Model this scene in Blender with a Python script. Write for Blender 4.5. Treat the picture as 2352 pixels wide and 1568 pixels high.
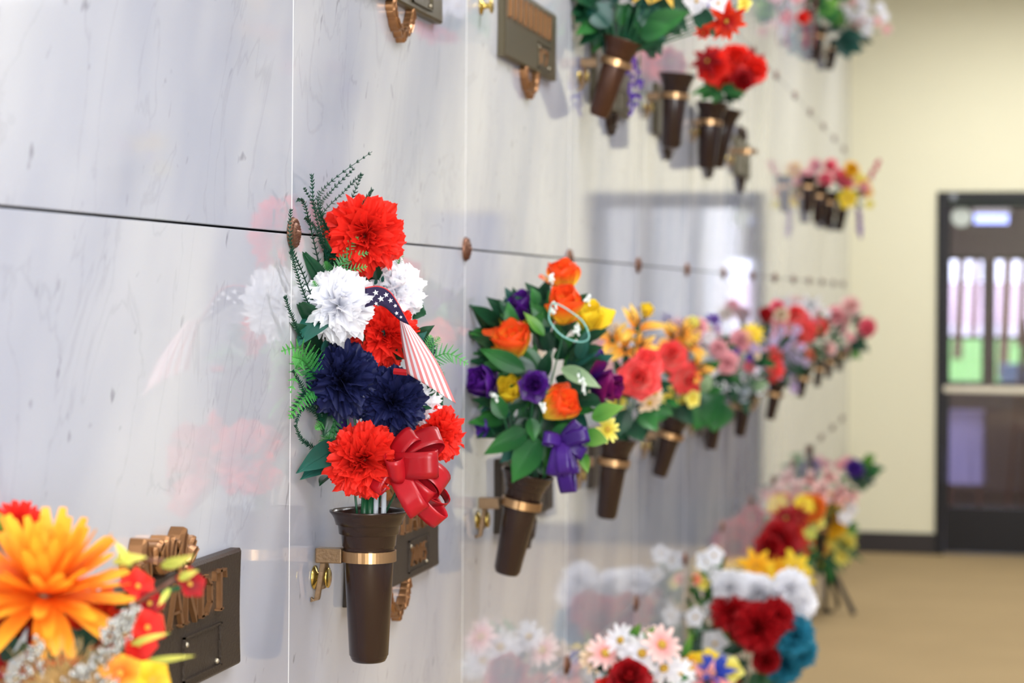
import bpy, math, random
from mathutils import Vector, Matrix, noise
rnd = random.Random(7)
S = bpy.context.scene
COL = S.collection
for o in list(bpy.data.objects): bpy.data.objects.remove(o, do_unlink=True)

# ------------------------------------------------------------------ camera
FPX = 5000.0; CX, CY = 1176.0, 673.3; ROLL = 0.0072
D = 0.748; EYE = 1.5; TH = math.atan(1074.0/FPX)
CAM = Vector((D, 0, EYE))
F0 = Vector((-math.sin(TH), math.cos(TH), 0)); R0 = Vector((math.cos(TH), math.sin(TH), 0)); U0 = Vector((0, 0, 1))
RR = math.cos(ROLL)*R0 + math.sin(ROLL)*U0; UU = -math.sin(ROLL)*R0 + math.cos(ROLL)*U0
cd = bpy.data.cameras.new('camera'); cam = bpy.data.objects.new('camera', cd); COL.objects.link(cam)
cd.sensor_width = 36; cd.lens = 36*FPX/2352.0
cd.shift_y = -(784-CY)/2352.0; cd.shift_x = 0
cd.clip_start = 0.05; cd.clip_end = 200
cam.matrix_world = Matrix(((RR.x, UU.x, -F0.x, CAM.x), (RR.y, UU.y, -F0.y, CAM.y), (RR.z, UU.z, -F0.z, CAM.z), (0, 0, 0, 1)))
cd.dof.use_dof = True; cd.dof.focus_distance = 2.36; cd.dof.aperture_fstop = 5.6
S.camera = cam

# ------------------------------------------------------------------ world, lights, exposure
S.view_settings.view_transform = 'Standard'; S.view_settings.look = 'None'
S.view_settings.exposure = 0.40; S.view_settings.gamma = 1.0; S.view_settings.use_curve_mapping = False
w = bpy.data.worlds.new('world'); S.world = w; w.use_nodes = True
nt = w.node_tree; nt.nodes.clear()
wo = nt.nodes.new('ShaderNodeOutputWorld'); bg = nt.nodes.new('ShaderNodeBackground')
sky = nt.nodes.new('ShaderNodeTexSky'); sky.sky_type = 'HOSEK_WILKIE'; sky.turbidity = 5; sky.sun_direction = (0.5, -0.4, 0.75)
mx = nt.nodes.new('ShaderNodeMixRGB'); mx.inputs[0].default_value = 0.6; mx.inputs[2].default_value = (0.9, 0.95, 1.1, 1)
nt.links.new(sky.outputs[0], mx.inputs[1]); nt.links.new(mx.outputs[0], bg.inputs[0]); bg.inputs[1].default_value = 6.5
nt.links.new(bg.outputs[0], wo.inputs[0])

def area(name, loc, rot, sx, sy, power, col):
    l = bpy.data.lights.new(name, 'AREA'); l.shape = 'RECTANGLE'; l.size = sx; l.size_y = sy; l.energy = power; l.color = col
    o = bpy.data.objects.new(name, l); o.location = loc; o.rotation_euler = rot; COL.objects.link(o); return o
# daylight from the glazed front behind the camera, two tall windows
for k, wx in enumerate((1.95, 2.66)):
    area('window_daylight', (wx, -3.4, 1.75), (math.radians(-90), 0, 0), 0.5, 2.4, 112, (0.88, 0.93, 1.0)).rotation_euler = (math.radians(90), 0, 0)
# rows of ceiling fittings along the corridor
for k in range(6):
    area('ceiling_light', (1.15, -1.6+2.6*k, 3.2), (0, 0, 0), 1.1, 0.6, 33, (0.97, 0.98, 1.0))

# ------------------------------------------------------------------ helpers
def ray(px, py): return F0 + RR*((px-CX)/FPX) - UU*((py-CY)/FPX)
def P(px, py, y):
    d = ray(px, py); return CAM + d*(y/d.y)
def WP(px, py, off=0.0):
    d = ray(px, py); return CAM + d*((off-D)/d.x)
def FP(px, py):
    d = ray(px, py); return CAM + d*((0.0-EYE)/d.z)
def mpp(p): return (p-CAM).dot(F0)/FPX          # metres per photograph pixel at p
PITCH = 0.8333; T0 = 2.314
def T(i): return T0 + PITCH*i
ROWS = [0.0, 0.81, 1.565, 2.32, 3.075]
YEND = 12.9; WID = 3.0; HCEIL = 3.25

def lin(c):
    return tuple(((v/255.0)/12.92 if v/255.0 <= 0.04045 else ((v/255.0+0.055)/1.055)**2.4) for v in c)
PM = {}
def link(name, data, M=None, parent=None):
    o = bpy.data.objects.new(name, data); COL.objects.link(o)
    M = M or Matrix.Identity(4); PM[o.name] = M.copy()
    if parent is not None:
        o.parent = parent; o.matrix_basis = PM[parent.name].inverted() @ M
    else: o.matrix_basis = M
    return o
def thing(name, label, cat, loc, group=None):
    o = link(name, None, Matrix.Translation(loc)); o.empty_display_size = 0.02
    o['label'] = label; o['category'] = cat
    if group: o['group'] = group
    return o
def tag(o, label, cat, group=None):
    o['label'] = label; o['category'] = cat
    if group: o['group'] = group
    return o

class MB:
    def __init__(s): s.v = []; s.f = []; s.m = []; s.t = []
    def add(s, vs, fs, M=None, mi=0, ts=None):
        b = len(s.v)
        s.v += [tuple(M @ Vector(v)) for v in vs] if M is not None else [tuple(v) for v in vs]
        s.f += [tuple(b+i for i in f) for f in fs]; s.m += [mi]*len(fs)
        s.t += list(ts) if ts is not None else [0.5]*len(vs)
        return s
    def box(s, a, b, M=None, mi=0):
        (x0, y0, z0), (x1, y1, z1) = a, b
        return s.add([(x0,y0,z0),(x1,y0,z0),(x1,y1,z0),(x0,y1,z0),(x0,y0,z1),(x1,y0,z1),(x1,y1,z1),(x0,y1,z1)],
              [(0,3,2,1),(4,5,6,7),(0,1,5,4),(1,2,6,5),(2,3,7,6),(3,0,4,7)], M, mi)
    def tube(s, pts, r, n=6, mi=0, cap=True, M=None):
        pts = [Vector(p) for p in pts]; rs = r if isinstance(r, (list, tuple)) else [r]*len(pts)
        vs = []; fs = []; ts = []
        up = None
        for i, p in enumerate(pts):
            d = (pts[min(i+1, len(pts)-1)]-pts[max(i-1, 0)])
            d = d.normalized() if d.length > 1e-9 else Vector((0, 0, 1))
            if up is None: up = Vector((0, 0, 1)) if abs(d.z) < 0.9 else Vector((1, 0, 0))
            a = d.cross(up).normalized(); b = a.cross(d).normalized(); up = b
            for k in range(n):
                an = 2*math.pi*k/n; vs.append(p + (a*math.cos(an)+b*math.sin(an))*rs[i]); ts.append(i/(len(pts)-1))
        for i in range(len(pts)-1):
            for k in range(n):
                k2 = (k+1) % n; fs.append((i*n+k, i*n+k2, (i+1)*n+k2, (i+1)*n+k))
        if cap: fs.append(tuple(range(n-1, -1, -1))); fs.append(tuple((len(pts)-1)*n+k for k in range(n)))
        return s.add(vs, fs, M, mi, ts)
    def lathe(s, prof, n=32, M=None, mi=0):
        vs = []; fs = []
        for (r, z) in prof:
            for k in range(n):
                a = 2*math.pi*k/n; vs.append((r*math.cos(a), r*math.sin(a), z))
        for i in range(len(prof)-1):
            for k in range(n):
                k2 = (k+1) % n; fs.append((i*n+k, i*n+k2, (i+1)*n+k2, (i+1)*n+k))
        return s.add(vs, fs, M, mi)
    def ball(s, c, r, M=None, mi=0, nu=6, nv=4, sz=1.0):
        prof = [(max(1e-5, r*math.sin(math.pi*j/nv)), -r*sz*math.cos(math.pi*j/nv)) for j in range(nv+1)]
        T_ = Matrix.Translation(c); return s.lathe(prof, nu, (M @ T_) if M is not None else T_, mi)
    def mesh(s, name, mats, smooth=False):
        me = bpy.data.meshes.new(name); me.from_pydata(s.v, [], s.f)
        for m in mats: me.materials.append(m)
        if len(mats) > 1: me.polygons.foreach_set('material_index', s.m)
        if smooth: me.polygons.foreach_set('use_smooth', [True]*len(s.f))
        at = me.attributes.new('t', 'FLOAT', 'POINT'); at.data.foreach_set('value', s.t)
        me.update(); return me
    def build(s, name, mats, parent=None, smooth=False, M=None, auto=None):
        if not isinstance(mats, (list, tuple)): mats = [mats]
        W = M or (PM[parent.name] if parent is not None else Matrix.Identity(4))
        me_v = s.v
        if M is None and parent is not None:      # vertices are world coordinates
            inv = W.inverted(); s.v = [tuple(inv @ Vector(v)) for v in me_v]
        me = s.mesh(name, mats, smooth)
        if auto: me.shade_auto(auto) if hasattr(me, 'shade_auto') else None
        return link(name, me, W, parent)

# ------------------------------------------------------------------ materials
def nodes(name):
    m = bpy.data.materials.new(name); m.use_nodes = True
    nt = m.node_tree; b = nt.nodes['Principled BSDF']; return m, nt, b
def mat(name, col, rough=0.5, metal=0.0, spec=0.5, bump=0.0, bscale=200.0, var=0.0, vscale=20.0):
    m, nt, b = nodes(name); c = lin(col)
    b.inputs['Base Color'].default_value = (*c, 1); b.inputs['Roughness'].default_value = rough
    b.inputs['Metallic'].default_value = metal; b.inputs['Specular IOR Level'].default_value = spec
    if bump > 0 or var > 0: tc = nt.nodes.new('ShaderNodeTexCoord')
    if bump > 0:
        n = nt.nodes.new('ShaderNodeTexNoise'); n.inputs['Scale'].default_value = bscale; n.inputs['Detail'].default_value = 3
        bp = nt.nodes.new('ShaderNodeBump'); bp.inputs['Strength'].default_value = bump; bp.inputs['Distance'].default_value = 0.002
        nt.links.new(tc.outputs['Object'], n.inputs['Vector']); nt.links.new(n.outputs['Fac'], bp.inputs['Height']); nt.links.new(bp.outputs[0], b.inputs['Normal'])
    if var > 0:
        n = nt.nodes.new('ShaderNodeTexNoise'); n.inputs['Scale'].default_value = vscale; n.inputs['Detail'].default_value = 4
        r = nt.nodes.new('ShaderNodeMapRange'); r.inputs[3].default_value = 1-var; r.inputs[4].default_value = 1+var
        mm = nt.nodes.new('ShaderNodeMixRGB'); mm.blend_type = 'MULTIPLY'; mm.inputs[0].default_value = 1; mm.inputs[1].default_value = (*c, 1)
        nt.links.new(tc.outputs['Object'], n.inputs['Vector']); nt.links.new(n.outputs['Fac'], r.inputs[0]); nt.links.new(r.outputs[0], mm.inputs[2]); nt.links.new(mm.outputs[0], b.inputs['Base Color'])
    return m
PC = {}
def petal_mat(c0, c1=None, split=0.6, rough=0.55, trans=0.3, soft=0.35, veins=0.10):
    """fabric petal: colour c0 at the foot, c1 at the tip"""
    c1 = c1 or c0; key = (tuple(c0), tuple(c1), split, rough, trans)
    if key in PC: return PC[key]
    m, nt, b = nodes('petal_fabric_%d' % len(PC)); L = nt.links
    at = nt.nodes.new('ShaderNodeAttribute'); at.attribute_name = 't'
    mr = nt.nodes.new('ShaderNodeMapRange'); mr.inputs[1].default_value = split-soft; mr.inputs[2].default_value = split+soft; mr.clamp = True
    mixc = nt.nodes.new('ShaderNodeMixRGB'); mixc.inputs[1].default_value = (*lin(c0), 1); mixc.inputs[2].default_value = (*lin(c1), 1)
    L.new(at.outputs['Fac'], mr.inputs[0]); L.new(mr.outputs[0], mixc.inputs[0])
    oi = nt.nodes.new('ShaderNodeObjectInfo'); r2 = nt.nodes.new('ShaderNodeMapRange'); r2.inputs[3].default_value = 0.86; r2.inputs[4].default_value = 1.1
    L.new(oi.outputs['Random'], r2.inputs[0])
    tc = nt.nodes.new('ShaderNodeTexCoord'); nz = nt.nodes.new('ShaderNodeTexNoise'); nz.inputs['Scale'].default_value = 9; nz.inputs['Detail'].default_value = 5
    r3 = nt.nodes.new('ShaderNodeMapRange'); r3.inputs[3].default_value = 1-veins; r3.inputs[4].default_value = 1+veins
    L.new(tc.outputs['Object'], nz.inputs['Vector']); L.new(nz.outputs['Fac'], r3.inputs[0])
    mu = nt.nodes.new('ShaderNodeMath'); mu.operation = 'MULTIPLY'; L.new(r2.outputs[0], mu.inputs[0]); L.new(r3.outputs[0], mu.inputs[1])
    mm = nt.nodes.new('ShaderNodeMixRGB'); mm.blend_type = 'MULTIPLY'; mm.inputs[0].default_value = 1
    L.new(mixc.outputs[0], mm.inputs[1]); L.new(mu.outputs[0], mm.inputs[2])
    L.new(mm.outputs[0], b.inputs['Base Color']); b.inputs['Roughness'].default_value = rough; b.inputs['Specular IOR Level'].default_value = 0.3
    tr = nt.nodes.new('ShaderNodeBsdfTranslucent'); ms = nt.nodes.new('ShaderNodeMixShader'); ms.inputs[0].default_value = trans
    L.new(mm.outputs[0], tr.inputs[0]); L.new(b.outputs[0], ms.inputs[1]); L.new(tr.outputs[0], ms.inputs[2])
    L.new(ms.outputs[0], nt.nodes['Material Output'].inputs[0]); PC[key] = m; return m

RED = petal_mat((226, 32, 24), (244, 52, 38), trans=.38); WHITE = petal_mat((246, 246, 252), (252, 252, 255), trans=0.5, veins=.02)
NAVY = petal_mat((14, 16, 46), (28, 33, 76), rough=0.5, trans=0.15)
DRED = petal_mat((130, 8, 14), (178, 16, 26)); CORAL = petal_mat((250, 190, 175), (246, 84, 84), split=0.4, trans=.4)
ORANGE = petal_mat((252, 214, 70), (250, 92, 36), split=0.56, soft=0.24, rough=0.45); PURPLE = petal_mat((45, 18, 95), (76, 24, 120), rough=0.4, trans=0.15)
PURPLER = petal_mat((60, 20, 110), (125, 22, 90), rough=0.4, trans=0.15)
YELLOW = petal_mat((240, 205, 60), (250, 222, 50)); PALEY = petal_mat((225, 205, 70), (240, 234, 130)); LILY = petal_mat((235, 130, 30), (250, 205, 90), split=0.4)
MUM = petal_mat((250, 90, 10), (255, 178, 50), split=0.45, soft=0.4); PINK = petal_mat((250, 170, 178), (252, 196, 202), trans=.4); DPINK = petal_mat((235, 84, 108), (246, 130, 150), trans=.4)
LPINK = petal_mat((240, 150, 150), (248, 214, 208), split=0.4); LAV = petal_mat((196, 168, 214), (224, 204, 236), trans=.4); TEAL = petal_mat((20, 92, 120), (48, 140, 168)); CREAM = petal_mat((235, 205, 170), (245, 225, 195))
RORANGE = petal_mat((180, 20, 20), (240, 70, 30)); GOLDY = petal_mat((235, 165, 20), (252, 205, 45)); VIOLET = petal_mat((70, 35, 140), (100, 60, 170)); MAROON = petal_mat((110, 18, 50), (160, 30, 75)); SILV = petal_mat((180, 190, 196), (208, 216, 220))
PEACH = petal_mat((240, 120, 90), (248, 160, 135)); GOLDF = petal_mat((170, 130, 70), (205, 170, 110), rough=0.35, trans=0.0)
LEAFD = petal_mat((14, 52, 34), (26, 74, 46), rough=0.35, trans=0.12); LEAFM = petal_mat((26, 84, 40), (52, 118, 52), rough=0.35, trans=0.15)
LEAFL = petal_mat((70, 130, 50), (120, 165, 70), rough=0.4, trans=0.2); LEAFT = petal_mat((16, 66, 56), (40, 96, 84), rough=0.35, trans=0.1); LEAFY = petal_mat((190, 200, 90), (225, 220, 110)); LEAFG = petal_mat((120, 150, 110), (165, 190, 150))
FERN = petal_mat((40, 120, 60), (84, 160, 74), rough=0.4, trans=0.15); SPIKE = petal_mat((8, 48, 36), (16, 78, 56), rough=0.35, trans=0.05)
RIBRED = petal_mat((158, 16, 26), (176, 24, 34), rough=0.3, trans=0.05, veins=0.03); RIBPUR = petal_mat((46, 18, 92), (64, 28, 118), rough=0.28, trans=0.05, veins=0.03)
STEM = mat('green_stem', (20, 82, 48), 0.4); STEMW = mat('clear_stem', (190, 200, 205), 0.3); CENT = mat('flower_centre_gold', (190, 150, 50), 0.8); CENTB = mat('flower_centre_brown', (120, 50, 20), 0.8)
STAM = mat('stamen_brown', (120, 50, 35), 0.7); WHITEB = mat('white_berry', (225, 230, 225), 0.5)
VASE = mat('brown_vase_plastic', (42, 27, 22), 0.21, 0.0, 0.4, var=0.10, vscale=18, bump=0.03, bscale=900)
VASE2 = mat('bronze_brown_vase', (72, 42, 26), 0.34, 0.3, 0.5, var=0.08)
BRASS = mat('brass_band', (180, 142, 100), 0.28, 0.9); BRONZE = mat('bronze_bracket', (112, 88, 62), 0.40, 0.5, 0.5, bump=0.4, bscale=260); KNOB = mat('polished_brass', (196, 170, 92), 0.22, 0.95)
PLATE = mat('dark_bronze_plate', (54, 44, 35), 0.45, 0.35, 0.5, bump=0.55, bscale=420); PLATEG = mat('olive_bronze_plate', (78, 70, 50), 0.42, 0.4, 0.5, bump=0.3, bscale=300); RELIEF = mat('polished_bronze_relief', (148, 106, 70), 0.33, 0.75, bump=0.1, bscale=200); DARKBR = mat('dark_bronze_relief', (60, 46, 36), 0.35, 0.6)
ROSM = mat('copper_rosette', (118, 82, 64), 0.40, 0.7, bump=0.3, bscale=500)

def marble(name, seed):
    m, nt, b = nodes(name); L = nt.links; N = nt.nodes.new
    geo = N('ShaderNodeNewGeometry'); mp = N('ShaderNodeMapping'); mp.inputs['Location'].default_value = (seed*3.1, seed*1.7, seed*2.3)
    mp.inputs['Rotation'].default_value = (0.5, 0, 0); L.new(geo.outputs['Position'], mp.inputs[0])
    def nz(scale, det, sc=(1, 1, 1), dist=0.0):
        m2 = N('ShaderNodeMapping'); m2.inputs['Scale'].default_value = sc; L.new(mp.outputs[0], m2.inputs[0])
        n = N('ShaderNodeTexNoise'); n.inputs['Scale'].default_value = scale; n.inputs['Detail'].default_value = det; n.inputs['Distortion'].default_value = dist
        L.new(m2.outputs[0], n.inputs['Vector']); return n
    cl = nz(2.2, 3, (1, 1.6, 0.7)); r1 = N('ShaderNodeValToRGB'); r1.color_ramp.elements[0].position = 0.35; r1.color_ramp.elements[1].position = 0.66
    r1.color_ramp.elements[0].color = (*lin((166, 170, 184)), 1); r1.color_ramp.elements[1].color = (*lin((198, 199, 203)), 1); L.new(cl.outputs['Fac'], r1.inputs[0])
    v = nz(4.0, 6, (1, 1.6, 0.7), 1.0)                      # thin veins where the noise crosses one half
    s1 = N('ShaderNodeMath'); s1.operation = 'SUBTRACT'; s1.inputs[1].default_value = 0.5; a1 = N('ShaderNodeMath'); a1.operation = 'ABSOLUTE'
    rv = N('ShaderNodeMapRange'); rv.inputs[1].default_value = 0.0; rv.inputs[2].default_value = 0.012; rv.inputs[3].default_value = 0.91; rv.inputs[4].default_value = 1.0
    L.new(v.outputs['Fac'], s1.inputs[0]); L.new(s1.outputs[0], a1.inputs[0]); L.new(a1.outputs[0], rv.inputs[0])
    fl = nz(34, 2, (1, 1.3, 0.8), .4); rf = N('ShaderNodeMapRange'); rf.inputs[1].default_value = 0.69; rf.inputs[2].default_value = 0.80; rf.inputs[3].default_value = 1.0; rf.inputs[4].default_value = 0.55
    L.new(fl.outputs['Fac'], rf.inputs[0])
    m1 = N('ShaderNodeMath'); m1.operation = 'MULTIPLY'; L.new(rv.outputs[0], m1.inputs[0]); L.new(rf.outputs[0], m1.inputs[1])
    mm = N('ShaderNodeMixRGB'); mm.blend_type = 'MULTIPLY'; mm.inputs[0].default_value = 1; L.new(r1.outputs[0], mm.inputs[1]); L.new(m1.outputs[0], mm.inputs[2])
    L.new(mm.outputs[0], b.inputs['Base Color']); b.inputs['Roughness'].default_value = 0.045; b.inputs['IOR'].default_value = 1.72
    return m
MARB = [marble('polished_marble_%s' % n, s) for n, s in (('pale', 1), ('veined', 4), ('grey', 9))]
GAP = mat('dark_joint', (22, 18, 14), 0.8); GROUT = mat('white_joint_filler', (226, 226, 228), 0.6)
CREAMW = mat('cream_painted_wall', (240, 234, 202), 0.75, var=0.015, vscale=3); CARPET = mat('tan_carpet', (176, 152, 112), 0.95, spec=0.1, var=0.10, vscale=2.2, bump=0.5, bscale=300)
CEIL = mat('white_ceiling', (236, 234, 226), 0.9); BASEB = mat('dark_brown_baseboard', (36, 25, 21), 0.5); DARKF = mat('dark_bronze_door_frame', (18, 15, 16), 0.4, 0.0, 0.25)
DOORST = mat('brown_black_door_stile', (22, 17, 17), 0.4, 0.0, 0.25); LOBW = mat('lobby_taupe_wall', (120, 104, 98), 0.8); LOBF = mat('lobby_floor_tile', (92, 78, 78), 0.35); CLOTH = mat('lavender_table_cloth', (200, 192, 235), 0.8)
LAWN = mat('lawn_grass', (110, 160, 70), 0.9, var=0.2, vscale=1.0); CONC = mat('pale_concrete_path', (215, 205, 205), 0.8); BARM = mat('pale_metal_push_bar', (170, 160, 140), 0.35, 0.6); WOOD = mat('brown_easel_wood', (96, 60, 45), 0.5)

# ------------------------------------------------------------------ setting
def struct(name, mb, m, parent=None, **k):
    o = mb.build(name, m, parent, **k)
    if parent is None: o['kind'] = 'structure'
    return o
wl = struct('wall_left', MB().box((-0.25, -3.6, 0), (-0.03, YEND, HCEIL)), GAP)
GH = 0.0012
cols = list(range(-6, 14))
pr = random.Random(3)
for r in range(4):
    z0, z1 = ROWS[r], ROWS[r+1]
    for i in cols:
        y0, y1 = T(i), min(T(i+1), YEND)
        if y1 - y0 < 0.02 or y1 < -3.5: continue
        a = -0.03; bv = 0.0008
        yy0, yy1, zz0, zz1 = max(y0, -3.58)+0.0005, y1-0.0005, z0+GH+(0 if r else 0), z1-GH
        vs = [(a, yy0, zz0), (a, yy1, zz0), (a, yy1, zz1), (a, yy0, zz1), (-bv, yy0, zz0), (-bv, yy1, zz0), (-bv, yy1, zz1), (-bv, yy0, zz1),
              (0, yy0+bv, zz0+bv), (0, yy1-bv, zz0+bv), (0, yy1-bv, zz1-bv), (0, yy0+bv, zz1-bv)]
        fs = [(0, 3, 2, 1), (0, 1, 5, 4), (1, 2, 6, 5), (2, 3, 7, 6), (3, 0, 4, 7), (4, 5, 9, 8), (5, 6, 10, 9), (6, 7, 11, 10), (7, 4, 8, 11), (8, 9, 10, 11)]
        MB().add(vs, fs).build('marble_panel', MARB[pr.randrange(3)], wl)
        if r >= 0 and i > -6: MB().box((-0.004, y0-0.0009, z0+0.002), (0.0002, y0+0.0009, z1-0.002)).build('joint_filler', GROUT, wl)
MB().box((-0.03, -3.58, ROWS[4]+0.003), (0, YEND, HCEIL)).build('marble_panel', MARB[0], wl)
wr = struct('wall_right', MB().box((WID, -3.6, 0), (WID+0.2, YEND, HCEIL)), MARB[1])
struct('floor', MB().box((-0.25, -3.8, -0.1), (WID+0.2, YEND+0.1, 0)), CARPET)
struct('ceiling', MB().box((-0.25, -3.8, HCEIL), (WID+0.2, YEND+0.2, HCEIL+0.1)), CEIL)
struct('wall_back', MB().box((-0.25, -3.8, 0), (WID+0.2, -3.6, HCEIL)), CREAMW)
def EP(px, py, y=YEND): return P(px, py, y)
dx0 = EP(2150, 800).x; dz1 = EP(2150, 440).z; dx1 = dx0+1.06
e = MB()
e.box((-0.25, YEND, 0), (dx0, YEND+0.14, HCEIL)); e.box((dx1, YEND, 0), (WID+0.2, YEND+0.14, HCEIL)); e.box((dx0, YEND, dz1), (dx1, YEND+0.14, HCEIL))
struct('wall_end', e, CREAMW)
bh = EP(2050, 1222).z
struct('baseboard_end', MB().box((0.0, YEND-0.014, 0.0), (dx0, YEND-0.0005, bh)).box((dx1, YEND-0.014, 0), (WID, YEND-0.0005, bh)), BASEB)
struct('baseboard_right', MB().box((WID-0.014, -3.6, 0), (WID-0.0005, YEND-0.015, bh)), BASEB)
# door 1: storefront door in the end wall
def box_px(mb, x0, x1, z0, z1, ya, yb): mb.box((x0, ya, z0), (x1, yb, z1))
fw = 0.05
d = MB(); box_px(d, dx0+0.001, dx0+fw, 0.001, dz1-0.001, YEND-0.02, YEND+0.12); box_px(d, dx1-fw, dx1-0.001, 0.001, dz1-0.001, YEND-0.02, YEND+0.12); box_px(d, dx0+fw, dx1-fw, dz1-0.06, dz1-0.001, YEND-0.02, YEND+0.12)
door = struct('door_1', d, DARKF)
gx0 = EP(2181, 800).x; gz0 = EP(2200, 1165).z; gz1 = EP(2200, 476).z; gx1 = dx1-0.11
d = MB(); y0, y1 = YEND+0.03, YEND+0.075
box_px(d, dx0+fw+0.004, gx0, 0.012, dz1-0.064, y0, y1); box_px(d, gx1, dx1-fw-0.004, 0.012, dz1-0.064, y0, y1); box_px(d, gx0, gx1, 0.012, gz0, y0, y1); box_px(d, gx0, gx1, gz1, dz1-0.064, y0, y1)
d.build('door_leaf', DOORST, door)
def glassmat(name, tint):
    m, nt, b = nodes(name); nt.nodes.remove(b); tr = nt.nodes.new('ShaderNodeBsdfTransparent'); tr.inputs[0].default_value = (*tint, 1)
    gl = nt.nodes.new('ShaderNodeBsdfGlossy'); gl.inputs['Roughness'].default_value = 0.02; fr = nt.nodes.new('ShaderNodeFresnel'); fr.inputs[0].default_value = 1.5
    ms = nt.nodes.new('ShaderNodeMixShader'); nt.links.new(fr.outputs[0], ms.inputs[0]); nt.links.new(tr.outputs[0], ms.inputs[1]); nt.links.new(gl.outputs[0], ms.inputs[2]); nt.links.new(ms.outputs[0], nt.nodes['Material Output'].inputs[0]); return m
GLASS = glassmat('tinted_door_glass', (0.78, 0.76, 0.82)); CLEAR = glassmat('clear_window_glass', (0.93, 0.95, 0.96))
MB().box((gx0, YEND+0.05, gz0), (gx1, YEND+0.056, gz1)).build('door_glass', GLASS, door)
pb = EP(2200, 893, YEND-0.03).z
MB().box((gx0-0.03, YEND-0.045, pb-0.018), (gx1+0.03, YEND-0.02, pb+0.018)).box((gx0-0.03, YEND-0.03, pb-0.015), (gx0+0.0, YEND+0.03, pb+0.015)).box((gx1, YEND-0.03, pb-0.015), (gx1+0.03, YEND+0.03, pb+0.015)).build('push_bar', BARM, door)
c = EP(2208, 498, YEND+0.046); MB().lathe([(0.0001, 0.0), (0.058, 0.0), (0.058, 0.003), (0.0001, 0.003)], 24, Matrix.Translation(c) @ Matrix.Rotation(math.radians(90), 4, 'X')).build('door_sticker', mat('pale_round_sticker', (205, 212, 202), 0.6), door)
c = EP(2189, 452, YEND-0.021); MB().lathe([(0.0001, 0.0), (0.02, 0.0), (0.018, 0.006), (0.0001, 0.008)], 16, Matrix.Translation(c) @ Matrix.Rotation(math.radians(90), 4, 'X')).build('closer_cap', mat('grey_cap', (130, 132, 135), 0.3, 0.6), door)
# lobby behind the door
YL = 17.2
def LP(px, py): return P(px, py, YL)
wx = [LP(2168, 700).x, LP(2262, 700).x, LP(2281, 700).x, LP(2385, 700).x]; wz1 = LP(2200, 588).z; wz0 = LP(2300, 886).z
X0, X1 = -1.2, 3.4; b_ = MB(); HL = 2.9
for a, c_ in ((X0, wx[0]), (wx[1], wx[2]), (wx[3], X1)): b_.box((a, YL, 0), (c_, YL+0.15, HL))
b_.box((wx[0], YL, 0), (wx[1], YL+0.15, wz0)); b_.box((wx[0], YL, wz1), (wx[1], YL+0.15, HL)); b_.box((wx[2], YL, 0), (wx[3], YL+0.15, wz0)); b_.box((wx[2], YL, wz1), (wx[3], YL+0.15, HL))
struct('wall_lobby', b_, LOBW)
struct('wall_lobby_sides', MB().box((X0-0.15, YEND+0.14, 0), (X0, YL, HL)).box((X1, YEND+0.14, 0), (X1+0.15, YL, HL)), LOBW)
struct('floor_lobby', MB().box((X0-0.15, YEND+0.1, -0.1), (X1+0.15, YL+0.15, 0)), LOBF)
struct('ceiling_lobby', MB().box((X0-0.15, YEND+0.2, HL), (X1+0.15, YL+0.15, HL+0.1)), CEIL)
for k, (a, c_) in enumerate(((wx[0], wx[1]), (wx[2], wx[3]))):
    zb = LP(2200, 775).z
    wf = struct('window_%d' % (k+1), MB().box((a, YL+0.03, wz0), (a+0.02, YL+0.09, wz1)).box((c_-0.02, YL+0.03, wz0), (c_, YL+0.09, wz1)).box((a+0.02, YL+0.03, zb-0.012), (c_-0.02, YL+0.09, zb+0.012)).box((a+0.02, YL+0.03, wz0), (c_-0.02, YL+0.09, wz0+0.03)).box((a+0.02, YL+0.03, wz1-0.03), (c_-0.02, YL+0.09, wz1)), DARKF)
    MB().box((a+0.02, YL+0.055, wz0+0.03), (c_-0.02, YL+0.06, zb-0.012)).build('window_pane', CLEAR, wf); MB().box((a+0.02, YL+0.055, zb+0.012), (c_-0.02, YL+0.06, wz1-0.03)).build('window_pane', CLEAR, wf)
g = MB(); g.add([(-30, YL+1, .05), (30, YL+1, .05), (30, 40, .74), (-30, 40, .74), (-30, YL+1, -.2), (30, YL+1, -.2), (30, 40, -.2), (-30, 40, -.2)], [(0, 1, 2, 3), (7, 6, 5, 4), (0, 4, 5, 1), (1, 5, 6, 2), (2, 6, 7, 3), (3, 7, 4, 0)])
struct('ground_outside', g, LAWN)
struct('path_outside', MB().box((-30, 40.0, -.2), (30, 60, .76)), CONC)
struct('hedge_bank_outside', MB().box((-30, 60.0, -.2), (30, 61, 1.9)), mat('pale_pink_bank', (236, 214, 218), .9, var=.1, vscale=.4))
# emissive strip for the bluish streak in the door glass, hung behind it
em, nt_, b0 = nodes('blue_white_emission'); b0.inputs['Base Color'].default_value = (0.6, 0.7, 1, 1); b0.inputs['Emission Color'].default_value = (0.35, 0.45, 1.0, 1); b0.inputs['Emission Strength'].default_value = 3.0
lt = P(2238, 503, 15.4); rt = P(2316, 501, 15.4)
lf = thing('glow_strip', 'bluish glowing strip seen through the door glass, hung in the room behind', 'light', (lt+rt)/2)
MB().box((lt.x, 15.36, lt.z-0.03), (rt.x, 15.44, lt.z+0.03)).build('strip_bar', em, lf); MB().box((lt.x-0.01, 15.33, lt.z+0.031), (rt.x+0.01, 15.47, lt.z+0.07)).build('strip_housing', CEIL, lf)
for q in (0.15, 0.85): MB().tube([(lt.x+(rt.x-lt.x)*q, 15.4, lt.z+0.07), (lt.x+(rt.x-lt.x)*q, 15.4, HL)], 0.004).build('hanger', DARKF, lf)
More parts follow.
